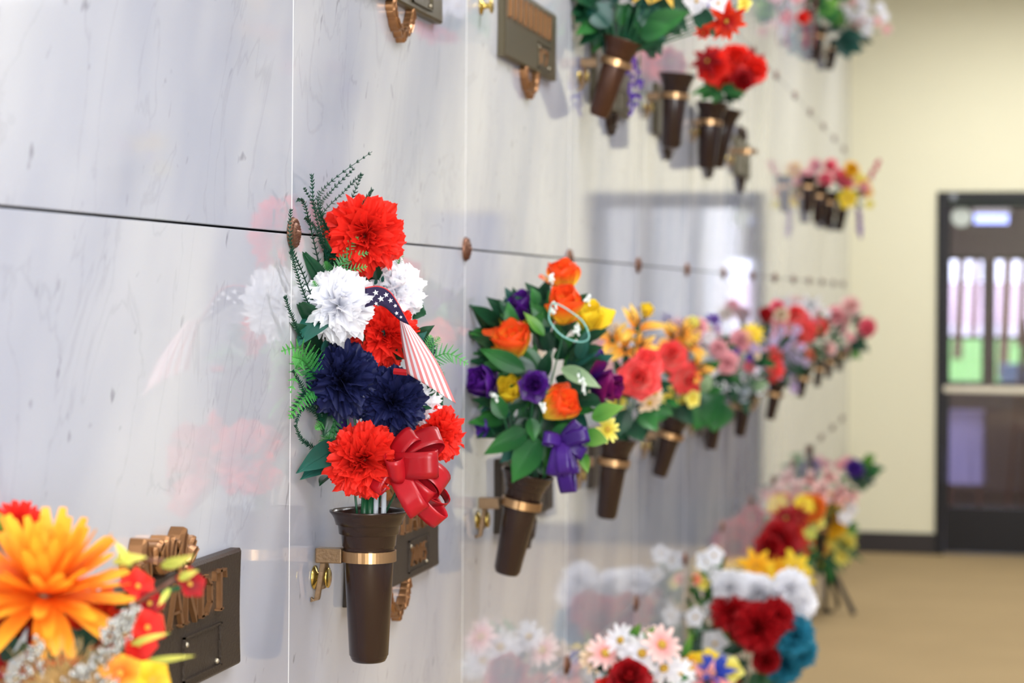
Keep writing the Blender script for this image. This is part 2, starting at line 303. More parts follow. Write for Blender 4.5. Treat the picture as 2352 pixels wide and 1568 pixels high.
area('lobby_ceiling_light', (1.0, 15.0, 2.85), (0, 0, 0), 2.0, 1.0, 14, (1.0, 0.93, 0.86))
# lobby table with draped cloth
ta = P(2172, 945, 15.6); tb = P(2262, 945, 15.6); tz = ta.z
tt = thing('covered_table', 'small table under a lavender white cloth behind the glass door', 'table', ((ta.x+tb.x)/2, 15.75, 0))
m_ = MB(); n = 72; cx_, hw, hd = (ta.x+tb.x)/2, (tb.x-ta.x)/2, 0.22; vs = []; fs = []
for k in range(5):
    f_ = k/4
    for j in range(n):
        a = 2*math.pi*j/n; ca, sa = math.cos(a), math.sin(a); q = 1/max(abs(ca), abs(sa)); q = 1+(q-1)*0.75
        wv = 1+0.05*f_*math.sin(12*a)+0.05*f_
        vs.append((cx_+hw*ca*q*wv, 15.75+hd*sa*q*wv, tz-f_*(tz-0.19)))
for k in range(4):
    for j in range(n): fs.append((k*n+j, k*n+(j+1) % n, (k+1)*n+(j+1) % n, (k+1)*n+j))
fs.append(tuple(range(n))); m_.add(vs, fs).build('table_cloth', CLOTH, tt, smooth=True)
for sx in (-1, 1):
    for sy in (-1, 1): MB().box((cx_+sx*hw*0.75-0.015, 15.75+sy*hd*0.75-0.015, 0), (cx_+sx*hw*0.75+0.015, 15.75+sy*hd*0.75+0.015, tz-0.02)).build('table_leg', WOOD, tt)
ea = P(2345, 905, 15.2); eb = P(2312, 1120, 15.2); ez = thing('wooden_easel', 'reddish brown wooden easel standing behind the door glass, right of the covered table', 'easel', (ea.x, 15.2, 0))
MB().tube([(ea.x+0.02, 15.2, 1.35), (eb.x, 15.1, 0.0)], 0.014).build('easel_leg', WOOD, ez); MB().tube([(ea.x+0.02, 15.2, 1.35), (ea.x+0.18, 15.1, 0.0)], 0.014).build('easel_leg', WOOD, ez)
MB().tube([(ea.x+0.02, 15.2, 1.35), (ea.x+0.04, 15.6, 0.0)], 0.014).build('easel_leg', WOOD, ez); MB().box((ea.x-0.07, 15.13, 0.6), (ea.x+0.16, 15.17, 0.63)).build('easel_shelf', WOOD, ez)
# trees and a low grave marker beyond the windows
for k, (px, y, h) in enumerate(((2195, 34, 4.6), (2232, 42, 5.4), (2300, 30, 4.8), (2340, 38, 5.6))):
    p = P(px, 700, y); tr_ = thing('garden_tree', ('leafy tree outside, left edge of the left window', 'tree outside, right side of the left window', 'bare leaning tree outside, left in the right window', 'tree outside, right in the right window')[k], 'tree', (p.x, y, -0.12), 'trees outside the lobby windows')
    MB().tube([(p.x, y, -0.12), (p.x+0.1, y, h*0.5), (p.x-0.2, y, h)], [0.09, 0.07, 0.03]).build('trunk', WOOD, tr_)
    cm = MB(); q = random.Random(k)
    for j in range(110):
        a, bb = q.uniform(0, 6.28), q.uniform(-1, 1); rr_ = q.uniform(0.6, 1.5); c_ = Vector((p.x+rr_*math.cos(a)*math.sqrt(1-bb*bb), y+rr_*math.sin(a), h*0.85+rr_*bb*0.9))
        M_ = Matrix.Translation(c_) @ Matrix.Rotation(q.uniform(0, 6), 4, (q.random()-.5, q.random()-.5, q.random()+.1)); cm.add([(-.12, 0, 0), (0, -.08, .02), (.12, 0, 0), (0, .08, .02)], [(0, 1, 2, 3)], M_)
    cm.build('crown', petal_mat((170, 190, 165), (200, 212, 190)), tr_)
cp = P(2332, 848, 24); stone_marker = thing('grave_marker', 'low dark blue grey marker on the lawn, seen through the right lobby window', 'marker', (cp.x, 24, cp.z-.1))
MB().box((cp.x-.16, 23.9, cp.z-.25), (cp.x+.16, 24.1, cp.z+.06)).build('marker_stone', mat('dark_blue_grey_stone', (70, 80, 110), .5), stone_marker); MB().box((cp.x-.2, 23.85, cp.z-.3), (cp.x+.2, 24.15, cp.z-.25)).build('marker_base', CONC, stone_marker)
# grey framed board on the end wall, seen only as a reflection in the marble
nb = thing('framed_board', 'grey framed board on the cream end wall, mirrored in the marble', 'board', (2.28, YEND-0.02, 1.4))
MB().box((2.08, YEND-0.03, 0.75), (2.5, YEND-0.001, 1.98)).build('board_panel', mat('grey_board', (150, 155, 175), 0.5), nb)
f_ = MB(); f_.box((2.05, YEND-0.04, 0.72), (2.08, YEND-0.001, 2.01)).box((2.5, YEND-0.04, 0.72), (2.53, YEND-0.001, 2.01)).box((2.08, YEND-0.04, 1.98), (2.5, YEND-0.001, 2.01)).box((2.08, YEND-0.04, 0.72), (2.5, YEND-0.001, 0.75)); f_.build('board_frame', BARM, nb)

# ------------------------------------------------------------------ rosettes on the joints
def rosette_mesh():
    m = MB(); R = 0.0178; n = 64; vs = []; fs = []
    prof = [(0, .0105), (.14, .0102), (.2, .0070), (.26, .0066), (.45, .0078), (.62, .0058), (.68, .0042), (.78, .0058), (.9, .0046), (1.0, .0016), (1.0, 0)]
    for (r, h) in prof:
        for k in range(n):
            a = 2*math.pi*k/n; hh = h; rr = r*R
            if .3 < r < .66: hh += .0011*abs(math.sin(8*a))*(1-abs(r-.47)/.2)
            if .7 < r < .95: hh += .0009*math.sin(24*a)
            if r == 1.0: rr *= 1+.02*math.cos(24*a)
            vs.append((hh, rr*math.cos(a), rr*math.sin(a)))
    for i in range(len(prof)-1):
        for k in range(n): fs.append((i*n+k, i*n+(k+1) % n, (i+1)*n+(k+1) % n, (i+1)*n+k))
    return m.add(vs, fs).mesh('rosette', [ROSM], True)
RM = rosette_mesh()
ordw = ['first', 'second', 'third', 'fourth', 'fifth', 'sixth', 'seventh', 'eighth', 'ninth', 'tenth', 'eleventh', 'twelfth', 'thirteenth']
for rn, z, i0 in (('middle', ROWS[2], 0), ('upper', ROWS[3], 6), ('lower', ROWS[1], 2)):
    for k, i in enumerate(range(i0, 13)):
        o = link('rosette', RM, Matrix.Translation((0.0003, T(i), z)))
        lab = 'round copper rosette on the %s horizontal joint of the marble, %s from the left' % (rn, ordw[k])
        if rn == 'middle' and i == 0: lab = 'largest round copper rosette, at the joint crossing left of the red, white and blue carnations'
        if rn == 'middle' and i == 1: lab = 'round copper rosette on the joint between the carnations and the orange and purple roses'
        tag(o, lab, 'rosette', 'rosettes on the %s joint' % rn)

# ------------------------------------------------------------------ vases, brackets
VH = 0.170
VPROF = [(0.0001, 0.0), (0.0160, 0.0), (0.0185, 0.0012), (0.0205, 0.0048), (0.0208, 0.0066), (0.0220, 0.0078), (0.0276, 0.112), (0.0288, 0.1285), (0.0292, 0.1295), (0.0301, 0.1303), (0.0311, 0.1425), (0.0315, 0.1432), (0.0339, 0.1440), (0.0352, 0.1532), (0.0356, 0.1538), (0.0376, 0.1544), (0.0396, 0.1615), (0.0420, 0.1655), (0.0445, 0.1684), (0.0446, 0.1700),
         (0.0430, 0.1702), (0.0405, 0.1665), (0.0380, 0.1610), (0.0340, 0.1520), (0.0295, 0.1400), (0.0265, 0.112), (0.0205, 0.01), (0.0001, 0.0095)]
VM = MB().lathe(VPROF, 48).mesh('vase_body', [VASE], True); VM2 = MB().lathe(VPROF, 48).mesh('vase_body', [VASE2], True)
def axisM(p, zdir, scale=1.0, spin=0.0):
    z = zdir.normalized(); x = Vector((0, 1, 0)).cross(z); x = x.normalized() if x.length > 1e-3 else Vector((1, 0, 0)); y = z.cross(x)
    M = Matrix(((x.x, y.x, z.x, 0), (x.y, y.y, z.y, 0), (x.z, y.z, z.z, 0), (0, 0, 0, 1)))
    return Matrix.Translation(p) @ M @ Matrix.Rotation(spin, 4, 'Z') @ Matrix.Scale(scale, 4)
def bracket(yv, zr, ring, label, tilt=None, wallx=0.0):
    """bracket block, fork legs over a brass spool knob, ring. ring = centre of the ring"""
    t = thing('vase_bracket', label, 'bracket', (0.0, yv-0.012, zr))
    yb = yv-0.008
    m = MB(); m.box((0.004, yb-0.009, zr-0.0085), (0.0352, yb+0.009, zr+0.0085)); o = m.build('bracket_arm', BRONZE, t)
    bv = o.modifiers.new('b', 'BEVEL'); bv.width = 0.0012; bv.segments = 2
    for s in (-1, 1):
        L = 0.050 if s < 0 else 0.040; y_ = yb+s*0.010
        pts = [(0.0125, yb+s*0.003, zr-0.006), (0.0125, y_, zr-0.018), (0.0085, y_+s*0.002, zr-L+0.004), (0.0075, y_+s*0.002, zr-L), (0.0015, y_+s*0.002, zr-L-0.001)]
        m = MB(); n = len(pts); vs = []; fs = []
        for (x, yy, z) in pts: vs += [(x-0.003, yy-0.003, z), (x+0.003, yy-0.003, z), (x+0.003, yy+0.003, z), (x-0.003, yy+0.003, z)]
        vs[-4:] = [(0.0005, yb+s*0.012-0.003, zr-L+0.003), (0.0005, yb+s*0.012-0.003, zr-L-0.003), (0.0005, yb+s*0.012+0.003, zr-L-0.003), (0.0005, yb+s*0.012+0.003, zr-L+0.003)]
        for k in range(n-1):
            for j in range(4): fs.append((k*4+j, k*4+(j+1) % 4, (k+1)*4+(j+1) % 4, (k+1)*4+j))
        fs += [(3, 2, 1, 0), tuple((n-1)*4+j for j in range(4))]; o = m.add(vs, fs).build('bracket_leg', BRONZE, t); bv = o.modifiers.new('b', 'BEVEL'); bv.width = 0.0006
    # ring
    ax = tilt or Vector((0, 0, 1)); r = 0.0296
    m = MB(); m.lathe([(r+0.0002, -0.0065), (r+0.0019, -0.0062), (r+0.0019, 0.0062), (r+0.0002, 0.0065), (r+0.0002, -0.0065)], 48, axisM(ring, ax)); m.build('bracket_ring', BRASS, t, smooth=False)
    return t
KM = MB().lathe([(0.0001, 0.0), (0.0135, 0.0), (0.0138, 0.0012), (0.006, 0.004), (0.0045, 0.006), (0.0045, 0.013), (0.006, 0.0145), (0.0115, 0.0155), (0.0118, 0.0172), (0.010, 0.0182), (0.0001, 0.0184)], 32, Matrix.Rotation(math.pi/2, 4, 'Y')).mesh('knob', [KNOB], True)
def knob(yk, zk, label):
    o = link('brass_knob', KM, Matrix.Translation((0.0005, yk, zk))); tag(o, label, 'knob', 'brass knobs holding the vase brackets'); return o
YV = lambda i: T(i+0.12)
RIMZ = 0.305
def vase_at(i, xt, yt, xb, yb, label, blabel, klabel=None, m2=False, y=None, bracket_on=True, rowz=None):
    y = y or YV(i); a = P(xb, yb, y); b = P(xt, yt, y); ax = (b-a); L = ax.length; ax.normalize()
    v = link('flower_vase', VM2 if m2 else VM, axisM(a, ax, L/VH)); tag(v, label, 'vase', 'brown vases along the crypt wall')
    sc = L/VH; ring = a+ax*(0.119*sc)
    if bracket_on:
        bracket(y, ring.z, ring, blabel, ax)
        knob(y-0.008, ring.z-0.026, klabel or blabel.replace('bracket', 'brass spool knob inside the bracket'))
    return a, b, ax
# ------------------------------------------------------------------ plaques
GLY = {'A': ([((.05, 0), (.5, 1), .08), ((.5, 1), (.95, 0), .17), ((.25, .36), (.76, .36), .07)], [(.05, .3), (.95, .34)], []),
 'N': ([((.14, 0), (.14, 1), .08), ((.14, 1), (.86, 0), .17), ((.86, 0), (.86, 1), .08)], [(.14, .3)], [(.14, .25), (.86, .3)]),
 'D': ([((.17, 0), (.17, 1), .17), ((.17, .97), (.55, .95), .07), ((.55, .95), (.85, .72), .12), ((.85, .72), (.88, .3), .17), ((.88, .3), (.58, .05), .12), ((.58, .05), (.17, .03), .07)], [(.17, .3)], [(.17, .3)]),
 'T': ([((.5, 0), (.5, 1), .17), ((.08, .97), (.92, .97), .07), ((.09, .97), (.06, .76), .06), ((.91, .97), (.94, .76), .06)], [(.5, .36)], []),
 'R': ([((.17, 0), (.17, 1), .17), ((.17, .97), (.6, .94), .07), ((.6, .94), (.78, .74), .15), ((.78, .74), (.58, .52), .12), ((.58, .52), (.17, .5), .07), ((.5, .5), (.9, 0), .16)], [(.17, .3), (.88, .22)], [(.17, .25)]),
 'L': ([((.2, 0), (.2, 1), .17), ((.2, .03), (.9, .03), .07), ((.9, .03), (.93, .25), .06)], [(.2, .3)], [(.2, .3)]),
 'E': ([((.2, 0), (.2, 1), .17), ((.2, .03), (.88, .03), .07), ((.2, .97), (.85, .97), .07), ((.2, .5), (.66, .5), .07), ((.88, .03), (.9, .24), .06), ((.85, .97), (.86, .78), .06)], [(.2, .25)], [(.2, .25)]),
 '2': ([((.1, .75), (.25, .95), .11), ((.25, .95), (.65, .95), .1), ((.65, .95), (.82, .7), .15), ((.82, .7), (.5, .35), .13), ((.5, .35), (.1, .04), .1), ((.1, .05), (.9, .05), .12)], [], []),
 '0': ([((.5, .98), (.82, .75), .1), ((.82, .75), (.82, .25), .17), ((.82, .25), (.5, .02), .1), ((.5, .02), (.18, .25), .1), ((.18, .25), (.18, .75), .17), ((.18, .75), (.5, .98), .1)], [], []),
 '5': ([((.2, .97), (.85, .97), .11), ((.22, .97), (.2, .55), .08), ((.2, .55), (.6, .62), .1), ((.6, .62), (.85, .35), .15), ((.85, .35), (.55, .03), .13), ((.55, .03), (.12, .12), .1)], [], []),
 'I': ([((.5, 0), (.5, 1), .2)], [(.5, .5)], [(.5, .5)]),
 '7': ([((.1, .94), (.88, .94), .12), ((.86, .94), (.4, 0), .16), ((.12, .94), (.1, .74), .07)], [], []),
 '1': ([((.5, 0), (.5, 1), .18), ((.5, 1), (.28, .84), .08)], [(.5, .3)], [])}
def glyph(parent, ch, yl, z0, w, h, x0, dep, m, name='letter'):
    """glyph on the plate face; reading direction is +y (seen from the room)"""
    st, sb, stp = GLY[ch]; mb = MB(); S_ = list(st)
    for (c, ww) in sb: S_.append(((c-ww/2, .025), (c+ww/2, .025), .05))
    for (c, ww) in stp: S_.append(((c-ww/2, .975), (c+ww/2, .975), .05))
    for (a, b, t) in S_:
        A = Vector((a[0]*w, a[1]*h)); B = Vector((b[0]*w, b[1]*h)); d_ = (B-A); l = d_.length; d_.normalize(); n_ = Vector((-d_.y, d_.x))*(t*w*0.46); e_ = d_*(0.02*h if l > .3*h else 0)
        q = [A-n_-e_, B-n_+e_, B+n_+e_, A+n_-e_]
        vs = [(x0, yl+p.x, z0+p.y) for p in q]+[(x0+dep, yl+p.x*1+0, z0+p.y) for p in q]
        mb.add(vs, [(0, 3, 2, 1), (4, 5, 6, 7), (0, 1, 5, 4), (1, 2, 6, 5), (2, 3, 7, 6), (3, 0, 4, 7)])
    return mb.build(name, m, parent)
def lobe(mb, x0, dep, cy, cz, ang, L, W, n=10, ridge=True):
    """raised leaf lobe, thickness dep from the wall, with a rib"""
    vs = []; fs = []; out = []
    for k in range(n+1):
        t = k/n; w_ = W*math.sin(math.pi*min(1, t*0.93+0.05))**0.8; out.append((t*L, w_))
    pts = [(a, b) for a, b in out]+[(a, -b) for a, b in reversed(out)]
    ca, sa = math.cos(ang), math.sin(ang); N_ = len(pts)
    for x in (x0, x0+dep*0.8): vs += [(x, cy+a*ca-b*sa, cz+a*sa+b*ca) for a, b in pts]
    vs += [(x0+dep, cy+a*.96*ca-b*.55*sa, cz+a*.96*sa+b*.55*ca) for a, b in pts]
    for l in (0, 1):
        for k in range(N_): fs.append((l*N_+k, l*N_+(k+1) % N_, (l+1)*N_+(k+1) % N_, (l+1)*N_+k))
    # groove in the middle of the leaf
    for k in range(n): fs.append((2*N_+k, 2*N_+k+1, 2*N_+N_-2-k, 2*N_+N_-1-k))
    mb.add(vs, fs)
    if ridge: mb.tube([(x0+dep*1.02, cy+.08*L*ca, cz+.08*L*sa), (x0+dep*1.08, cy+.85*L*ca, cz+.85*L*sa)], 0.0008, 4)
def scroll(mb, x0, cy, cz, r, th, a0=0.0, turns=1.1, sg=1):
    pts = []
    n = 18
    for k in range(n+1):
        t = k/n; rr = r*(1-.55*t); a = a0+sg*turns*2*math.pi*t; pts.append((x0, cy+rr*math.cos(a), cz+rr*math.sin(a)))
    # rectangular section band standing off the wall
    vs = []; fs = []
    for k, p in enumerate(pts):
        q = Vector(pts[min(k+1, n)])-Vector(pts[max(k-1, 0)]); q.normalize(); nn = Vector((0, -q.z, q.y))*th
        for sgn, dx in ((-1, 0), (-1, 1), (1, 1), (1, 0)): vs.append((x0+dx*0.011, p[1]+sgn*nn.y, p[2]+sgn*nn.z))
    for k in range(n):
        for j in range(4): fs.append((k*4+j, k*4+(j+1) % 4, (k+1)*4+(j+1) % 4, (k+1)*4+j))
    fs += [(3, 2, 1, 0), tuple(n*4+j for j in range(4))]; mb.add(vs, fs)
def plaque(i, ztop, label, word=None, digits=None, m=PLATE, top=True, bottom=True, rich=True):
    y0, y1 = T(i+.25), T(i+.765); z1 = ztop; z0 = ztop-0.118; th = 0.013
    t = thing('name_plaque', label, 'plaque', (0, (y0+y1)/2, z0))
    # outline with slightly hollow sides
    out = []; n = 8
    for k in range(n): f_ = k/n; out.append((y0+(y1-y0)*f_, z0-0.002*math.sin(math.pi*f_)*0))
    for k in range(n): f_ = k/n; out.append((y1-0.0035*math.sin(math.pi*f_), z0+(z1-z0)*f_))
    for k in range(n): f_ = k/n; out.append((y1-(y1-y0)*f_, z1))
    for k in range(n): f_ = k/n; out.append((y0+0.0035*math.sin(math.pi*f_), z1-(z1-z0)*f_))
    N_ = len(out); cy, cz = (y0+y1)/2, (z0+z1)/2; vs = [(0.0005, a, b) for a, b in out]+[(th*.8, a, b) for a, b in out]+[(th, cy+(a-cy)*.985, cz+(b-cz)*.95) for a, b in out]
    fs = [(l*N_+k, l*N_+(k+1) % N_, (l+1)*N_+(k+1) % N_, (l+1)*N_+k) for l in (0, 1) for k in range(N_)]+[tuple(2*N_+k for k in range(N_)), tuple(range(N_-1, -1, -1))]
    MB().add(vs, fs).build('plate', m, t)
    if word:
        w_, h_ = 0.036, 0.040; ye = y1-0.052
        for k, ch in enumerate(reversed(word)): glyph(t, ch, ye-(k+1)*w_*1.12, z1-0.013-h_, w_, h_, th-0.0005, 0.0052, RELIEF)
    # date frame
    yd0, yd1 = cy+0.045, y1-0.065; za, zb = z0+0.009, z0+0.052
    fr = MB()
    for (a, b, c_, d_) in ((yd0, yd1, zb-0.002, zb), (yd0, yd1, za, za+0.002), (yd0, yd0+0.003, za, zb), (yd1-0.003, yd1, za, zb)): fr.box((th-0.001, a, c_), (th+0.0025, b, d_))
    fr.build('date_frame', m, t)
    if digits:
        wd = (yd1-yd0-0.02)/len(digits)
        for k, ch in enumerate(digits): glyph(t, ch, yd0+0.01+k*wd, za+0.008, wd*.82, 0.026, th-0.0005, 0.0032, RELIEF, 'digit')
    if rich:
        for (yy, zz) in ((yd1-0.012, za+0.006), (yd0+0.008, zb-0.008)): MB().ball((th+0.001, yy, zz), 0.0028).build('plate_pin', BARM, t, smooth=True)
    if bottom:
        o_ = MB(); c_ = cy+0.012
        for s in (-1, 1):
            for k in range(3): lobe(o_, 0.0005, 0.012, c_+s*(0.046-0.003*k), z0+0.002-0.007*k, -math.pi/2+s*(.45-.35*k), 0.017, 0.0058)
            lobe(o_, 0.0005, 0.013, c_+s*0.042, z0-0.020, -math.pi/2-s*.9, 0.024, 0.006)
            scroll(o_, 0.0008, c_+s*0.027, z0-0.030, 0.0085, 0.0014, math.pi/2, 1.1, s); scroll(o_, 0.0008, c_+s*0.009, z0-0.036, 0.0085, 0.0014, math.pi/2, 1.1, -s)
        lobe(o_, 0.0005, 0.012, c_, z0-0.036, -math.pi/2, 0.013, 0.0045)
        o_.build('scroll_ornament', RELIEF if rich else DARKBR, t)
    if top:
        o_ = MB(); c_ = cy-0.004
        for s in (-1, 1):
            lobe(o_, 0.0005, 0.016, c_+s*0.040, z1-0.004, math.pi/2-s*.25, 0.044, 0.012); lobe(o_, 0.0005, 0.019, c_+s*0.052, z1+0.004, math.pi/2-s*1.0, 0.026, 0.009)
            lobe(o_, 0.0005, 0.018, c_+s*0.030, z1+0.012, math.pi/2+s*.7, 0.026, 0.008); lobe(o_, 0.0005, 0.015, c_+s*0.058, z1-0.002, math.pi/2-s*.6, 0.036, 0.008)
        for k in range(5): lobe(o_, 0.0005, 0.018, c_-0.010+0.005*k, z1+0.002, math.pi/2+(k-2)*-.32, 0.034, 0.0085)
        o_.build('leaf_ornament', RELIEF if rich else DARKBR, t)
    return t
plaque(-1, 1.238, 'dark bronze name plaque lettered RANDT with leaf ornament, bottom left behind the orange flowers', 'RANDT', None)
plaque(0, 1.238, 'bronze name plaque with 2005 in a small frame, behind the vase of carnations', 'LANE', '2005', top=True)
plaque(0, 1.238+.755, 'bronze plaque corner with hanging scroll ornament, cut off by the top edge', None, None, PLATEG, top=False)
plaque(1, 1.238+.755, 'olive bronze plaque at the top, beside the single brass knob', 'IIIIIIIII', '17', PLATEG, top=False)
for i, l in ((1, 'behind the vase of orange and purple roses'), (2, 'behind the vase of yellow lilies and coral roses'), (3, 'behind the fourth vase of the middle row'), (4, 'behind the vase with the one broad green leaf'), (5, 'behind the sixth vase of the middle row')):
    plaque(i, 1.238, 'dark bronze name plaque '+l, rich=False, top=False)
for i, l in ((2, 'behind the leaning vase of dark foliage at the top'), (3, 'behind the empty upright vase in the upper row'), (4, 'behind the vase of red flowers in the upper row'), (5, 'beside the empty bracket ring in the upper row')):
    plaque(i, 1.238+.755, 'bronze name plaque '+l, rich=False, m=PLATEG, top=(i == 5))

# ------------------------------------------------------------------ petals and blooms
def petal_geo(L, W, nu, nv, kind='fan', cup=0.0, curl=0.0, ruf=0.0, freq=3.0, ser=0.0, seed=0, fold=0.0):
    q = random.Random(seed); ph = q.uniform(0, 6); ph2 = q.uniform(0, 6); vs = []; fs = []; ts = []
    for i in range(nu+1):
        t = i/nu
        if kind == 'fan': wp = 0.12+0.88*t**0.85; rnd_ = 0.22
        elif kind == 'oval': wp = max(0.05, math.sin(math.pi*(0.10+0.80*t)))**0.75*(1 if t < .97 else .8); rnd_ = 0.08
        elif kind == 'round': wp = 0.25+0.75*math.sin(math.pi*0.5*min(1, t*1.35)) if t < .75 else 0.98*math.sqrt(max(0, 1-((t-.75)/.27)**2)); rnd_ = 0.12
        elif kind == 'point': wp = max(0.02, math.sin(math.pi*min(1, (t*0.96+.02))**0.75)); rnd_ = 0.0
        elif kind == 'strap': wp = 0.45+0.55*math.sin(math.pi*min(1, t*.9+.05)) if t < .93 else .45; rnd_ = 0.0
        for j in range(nv+1):
            s = 2*j/nv-1; r = L*(t-rnd_*t*s*s)
            if ser and t > .6: r += ser*L*(1 if (j % 2) else -1)*(t-.6)/.4*(0.6+.8*q.random())
            x = s*W*0.5*wp
            z = curl*L*t*t + cup*W*s*s*(.3+.7*math.sin(math.pi*min(t, .9)))*wp + fold*W*abs(s)*wp
            z += ruf*L*t*t*(math.sin(freq*s+ph)*.6+math.sin(2.3*freq*s+ph2)*.4)
            r += ruf*L*t*t*.4*math.sin(freq*1.4*s+ph2)
            vs.append((x, r, z)); ts.append(t)
    for i in range(nu):
        for j in range(nv): a = i*(nv+1)+j; fs.append((a, a+1, a+nv+2, a+nv+1))
    return vs, fs, ts
def pM(alpha, phi, r0=0.0, z0=0.0, roll=0.0):
    d_ = Vector((math.sin(alpha)*math.cos(phi), math.sin(alpha)*math.sin(phi), math.cos(alpha)))
    n_ = Vector((-math.cos(alpha)*math.cos(phi), -math.cos(alpha)*math.sin(phi), math.sin(alpha))); x = d_.cross(n_)
    M = Matrix(((x.x, d_.x, n_.x, r0*math.cos(phi)), (x.y, d_.y, n_.y, r0*math.sin(phi)), (x.z, d_.z, n_.z, z0), (0, 0, 0, 1)))
    return M @ Matrix.Rotation(roll, 4, 'Y')
# ring: (count, alpha deg, L, W, r0, z0, petal args, inner?)
BL = {
 'carnation': dict(rings=[(9, 108, 1.0, 1.15, 0, -.10, dict(kind='fan', ruf=.15, freq=5, ser=.020, curl=.12, nu=8, nv=26), 0), (9, 84, 1.0, 1.15, 0, -.04, dict(kind='fan', ruf=.19, freq=5, ser=.020, curl=-.02, nu=8, nv=26), 0), (8, 62, 1.0, 1.15, 0, 0, dict(kind='fan', ruf=.23, freq=5, ser=.020, curl=-.12, nu=8, nv=26), 0),
     (8, 44, 1.0, 1.05, 0, 0, dict(kind='fan', ruf=.26, freq=5, ser=.022, curl=-.28, nu=8, nv=24), 0), (7, 27, .98, 1.0, 0, 0, dict(kind='fan', ruf=.30, freq=5.5, ser=.025, curl=-.36, nu=8, nv=22), 1), (5, 12, .92, .9, .02, 0, dict(kind='fan', ruf=.32, freq=5.5, ser=.025, curl=-.34, nu=8, nv=20), 1), (5, 4, .84, .75, .03, 0, dict(kind='fan', ruf=.3, freq=6, ser=.03, curl=-.10, nu=7, nv=18), 1)], jit=2.4),
 'rose': dict(rings=[(6, 84, 1.0, 1.05, .03, -.1, dict(kind='round', cup=.14, curl=-.12, nu=7, nv=8, ruf=.03), 0), (5, 58, .92, 1.0, .03, -.05, dict(kind='round', cup=.22, curl=.05, nu=7, nv=8, ruf=.03), 0), (5, 36, .85, .85, .05, 0, dict(kind='round', cup=.3, curl=.16, nu=6, nv=8, ruf=.02), 0),
     (4, 16, .78, .66, .10, 0, dict(kind='round', cup=.42, curl=.12, nu=6, nv=8), 1), (3, 4, .72, .4, .09, 0, dict(kind='round', cup=.6, curl=.05, nu=5, nv=8), 1)]),
 'bud': dict(rings=[(3, 30, 2.1, 2.0, .12, -.95, dict(kind='round', cup=.26, curl=.24, nu=9, nv=10), 0), (3, 17, 2.1, 1.8, .16, -.95, dict(kind='round', cup=.36, curl=.12, nu=9, nv=10), 0), (3, 7, 1.95, 1.1, .14, -.95, dict(kind='round', cup=.6, curl=.05, nu=7, nv=8), 1), (1, 44, 2.05, 1.5, .12, -.95, dict(kind='round', cup=.2, curl=-.05, nu=8, nv=8), 0)]),
 'bigmum': dict(rings=[(20, 104, 1.0, .20, .05, 0, dict(kind='strap', curl=-.10, cup=.1, nu=7, nv=2), 0), (22, 86, 1.0, .20, .05, 0, dict(kind='strap', curl=.05, cup=.1, nu=7, nv=2), 0), (20, 66, 1.0, .20, .04, 0, dict(kind='strap', curl=.12, cup=.1, nu=7, nv=2), 0), (18, 48, .97, .19, .03, 0, dict(kind='strap', curl=.12, cup=.1, nu=6, nv=2), 0), (14, 32, .9, .18, .03, 0, dict(kind='strap', curl=.1, cup=.1, nu=6, nv=2), 0), (10, 16, .8, .16, .02, 0, dict(kind='strap', curl=.1, nu=5, nv=2), 1)], jit=1.6),
 'lily': dict(rings=[(3, 52, 1.15, .50, .05, -.35, dict(kind='point', cup=.16, curl=-.42, nu=9, nv=6, ruf=.03), 0), (3, 46, 1.12, .42, .05, -.35, dict(kind='point', cup=.16, curl=-.38, nu=9, nv=6, ruf=.03), 0)], stamens=6),
 'mum': dict(rings=[(17, 96, 1.0, .24, .05, 0, dict(kind='strap', curl=.16, cup=.1, nu=5, nv=2), 0), (17, 80, .98, .24, .05, 0, dict(kind='strap', curl=.2, cup=.1, nu=5, nv=2), 0), (14, 62, .9, .22, .04, 0, dict(kind='strap', curl=.2, cup=.1, nu=5, nv=2), 0), (12, 42, .8, .2, .03, 0, dict(kind='strap', curl=.2, cup=.1, nu=4, nv=2), 1), (9, 22, .66, .18, .02, 0, dict(kind='strap', curl=.2, nu=4, nv=2), 1)]),
 'daisy': dict(rings=[(12, 84, 1.0, .36, .1, 0, dict(kind='strap', curl=-.06, cup=.1, nu=4, nv=2), 0)], centre=.26),
 'open': dict(rings=[(5, 74, 1.0, .95, .05, 0, dict(kind='round', cup=.12, curl=-.1, nu=5, nv=6, ruf=.05), 0)], centre=.16),
 'star': dict(rings=[(7, 86, 1.05, .42, .04, 0, dict(kind='point', curl=-.1, fold=.12, nu=5, nv=4, ruf=.04), 0), (6, 62, .85, .38, .03, 0, dict(kind='point', curl=-.05, fold=.12, nu=5, nv=4, ruf=.04), 0)], centre=.1),
 'floret': dict(rings=[(5, 66, 1.0, .8, .03, 0, dict(kind='round', cup=.1, nu=3, nv=3), 0)]),
}
PMESH = {}
def petal_mesh(kind, ri, ring, variant, m):
    key = (kind, ri, variant, m.name)
    if key not in PMESH:
        n, al, L, W_, r0, z0, kw, inner = ring; vs, fs, ts = petal_geo(L, W_, seed=variant*17+ri*5+3, **kw)
        PMESH[key] = MB().add(vs, fs, None, 0, ts).mesh('petal', [m], True)
    return PMESH[key]
def toward(p, px=0.0, py=0.0, k=1.0):
    """direction from p to the camera, leaning right by px and up by py on the picture"""
    c = (CAM-p).normalized(); return (c*k + R0*px + U0*py).normalized()
BN = {'bigmum': 'chrysanthemum', 'carnation': 'carnation', 'rose': 'rose', 'bud': 'rose', 'lily': 'lily', 'mum': 'chrysanthemum', 'daisy': 'daisy', 'open': 'blossom', 'star': 'pointed_blossom', 'floret': 'blossom'}
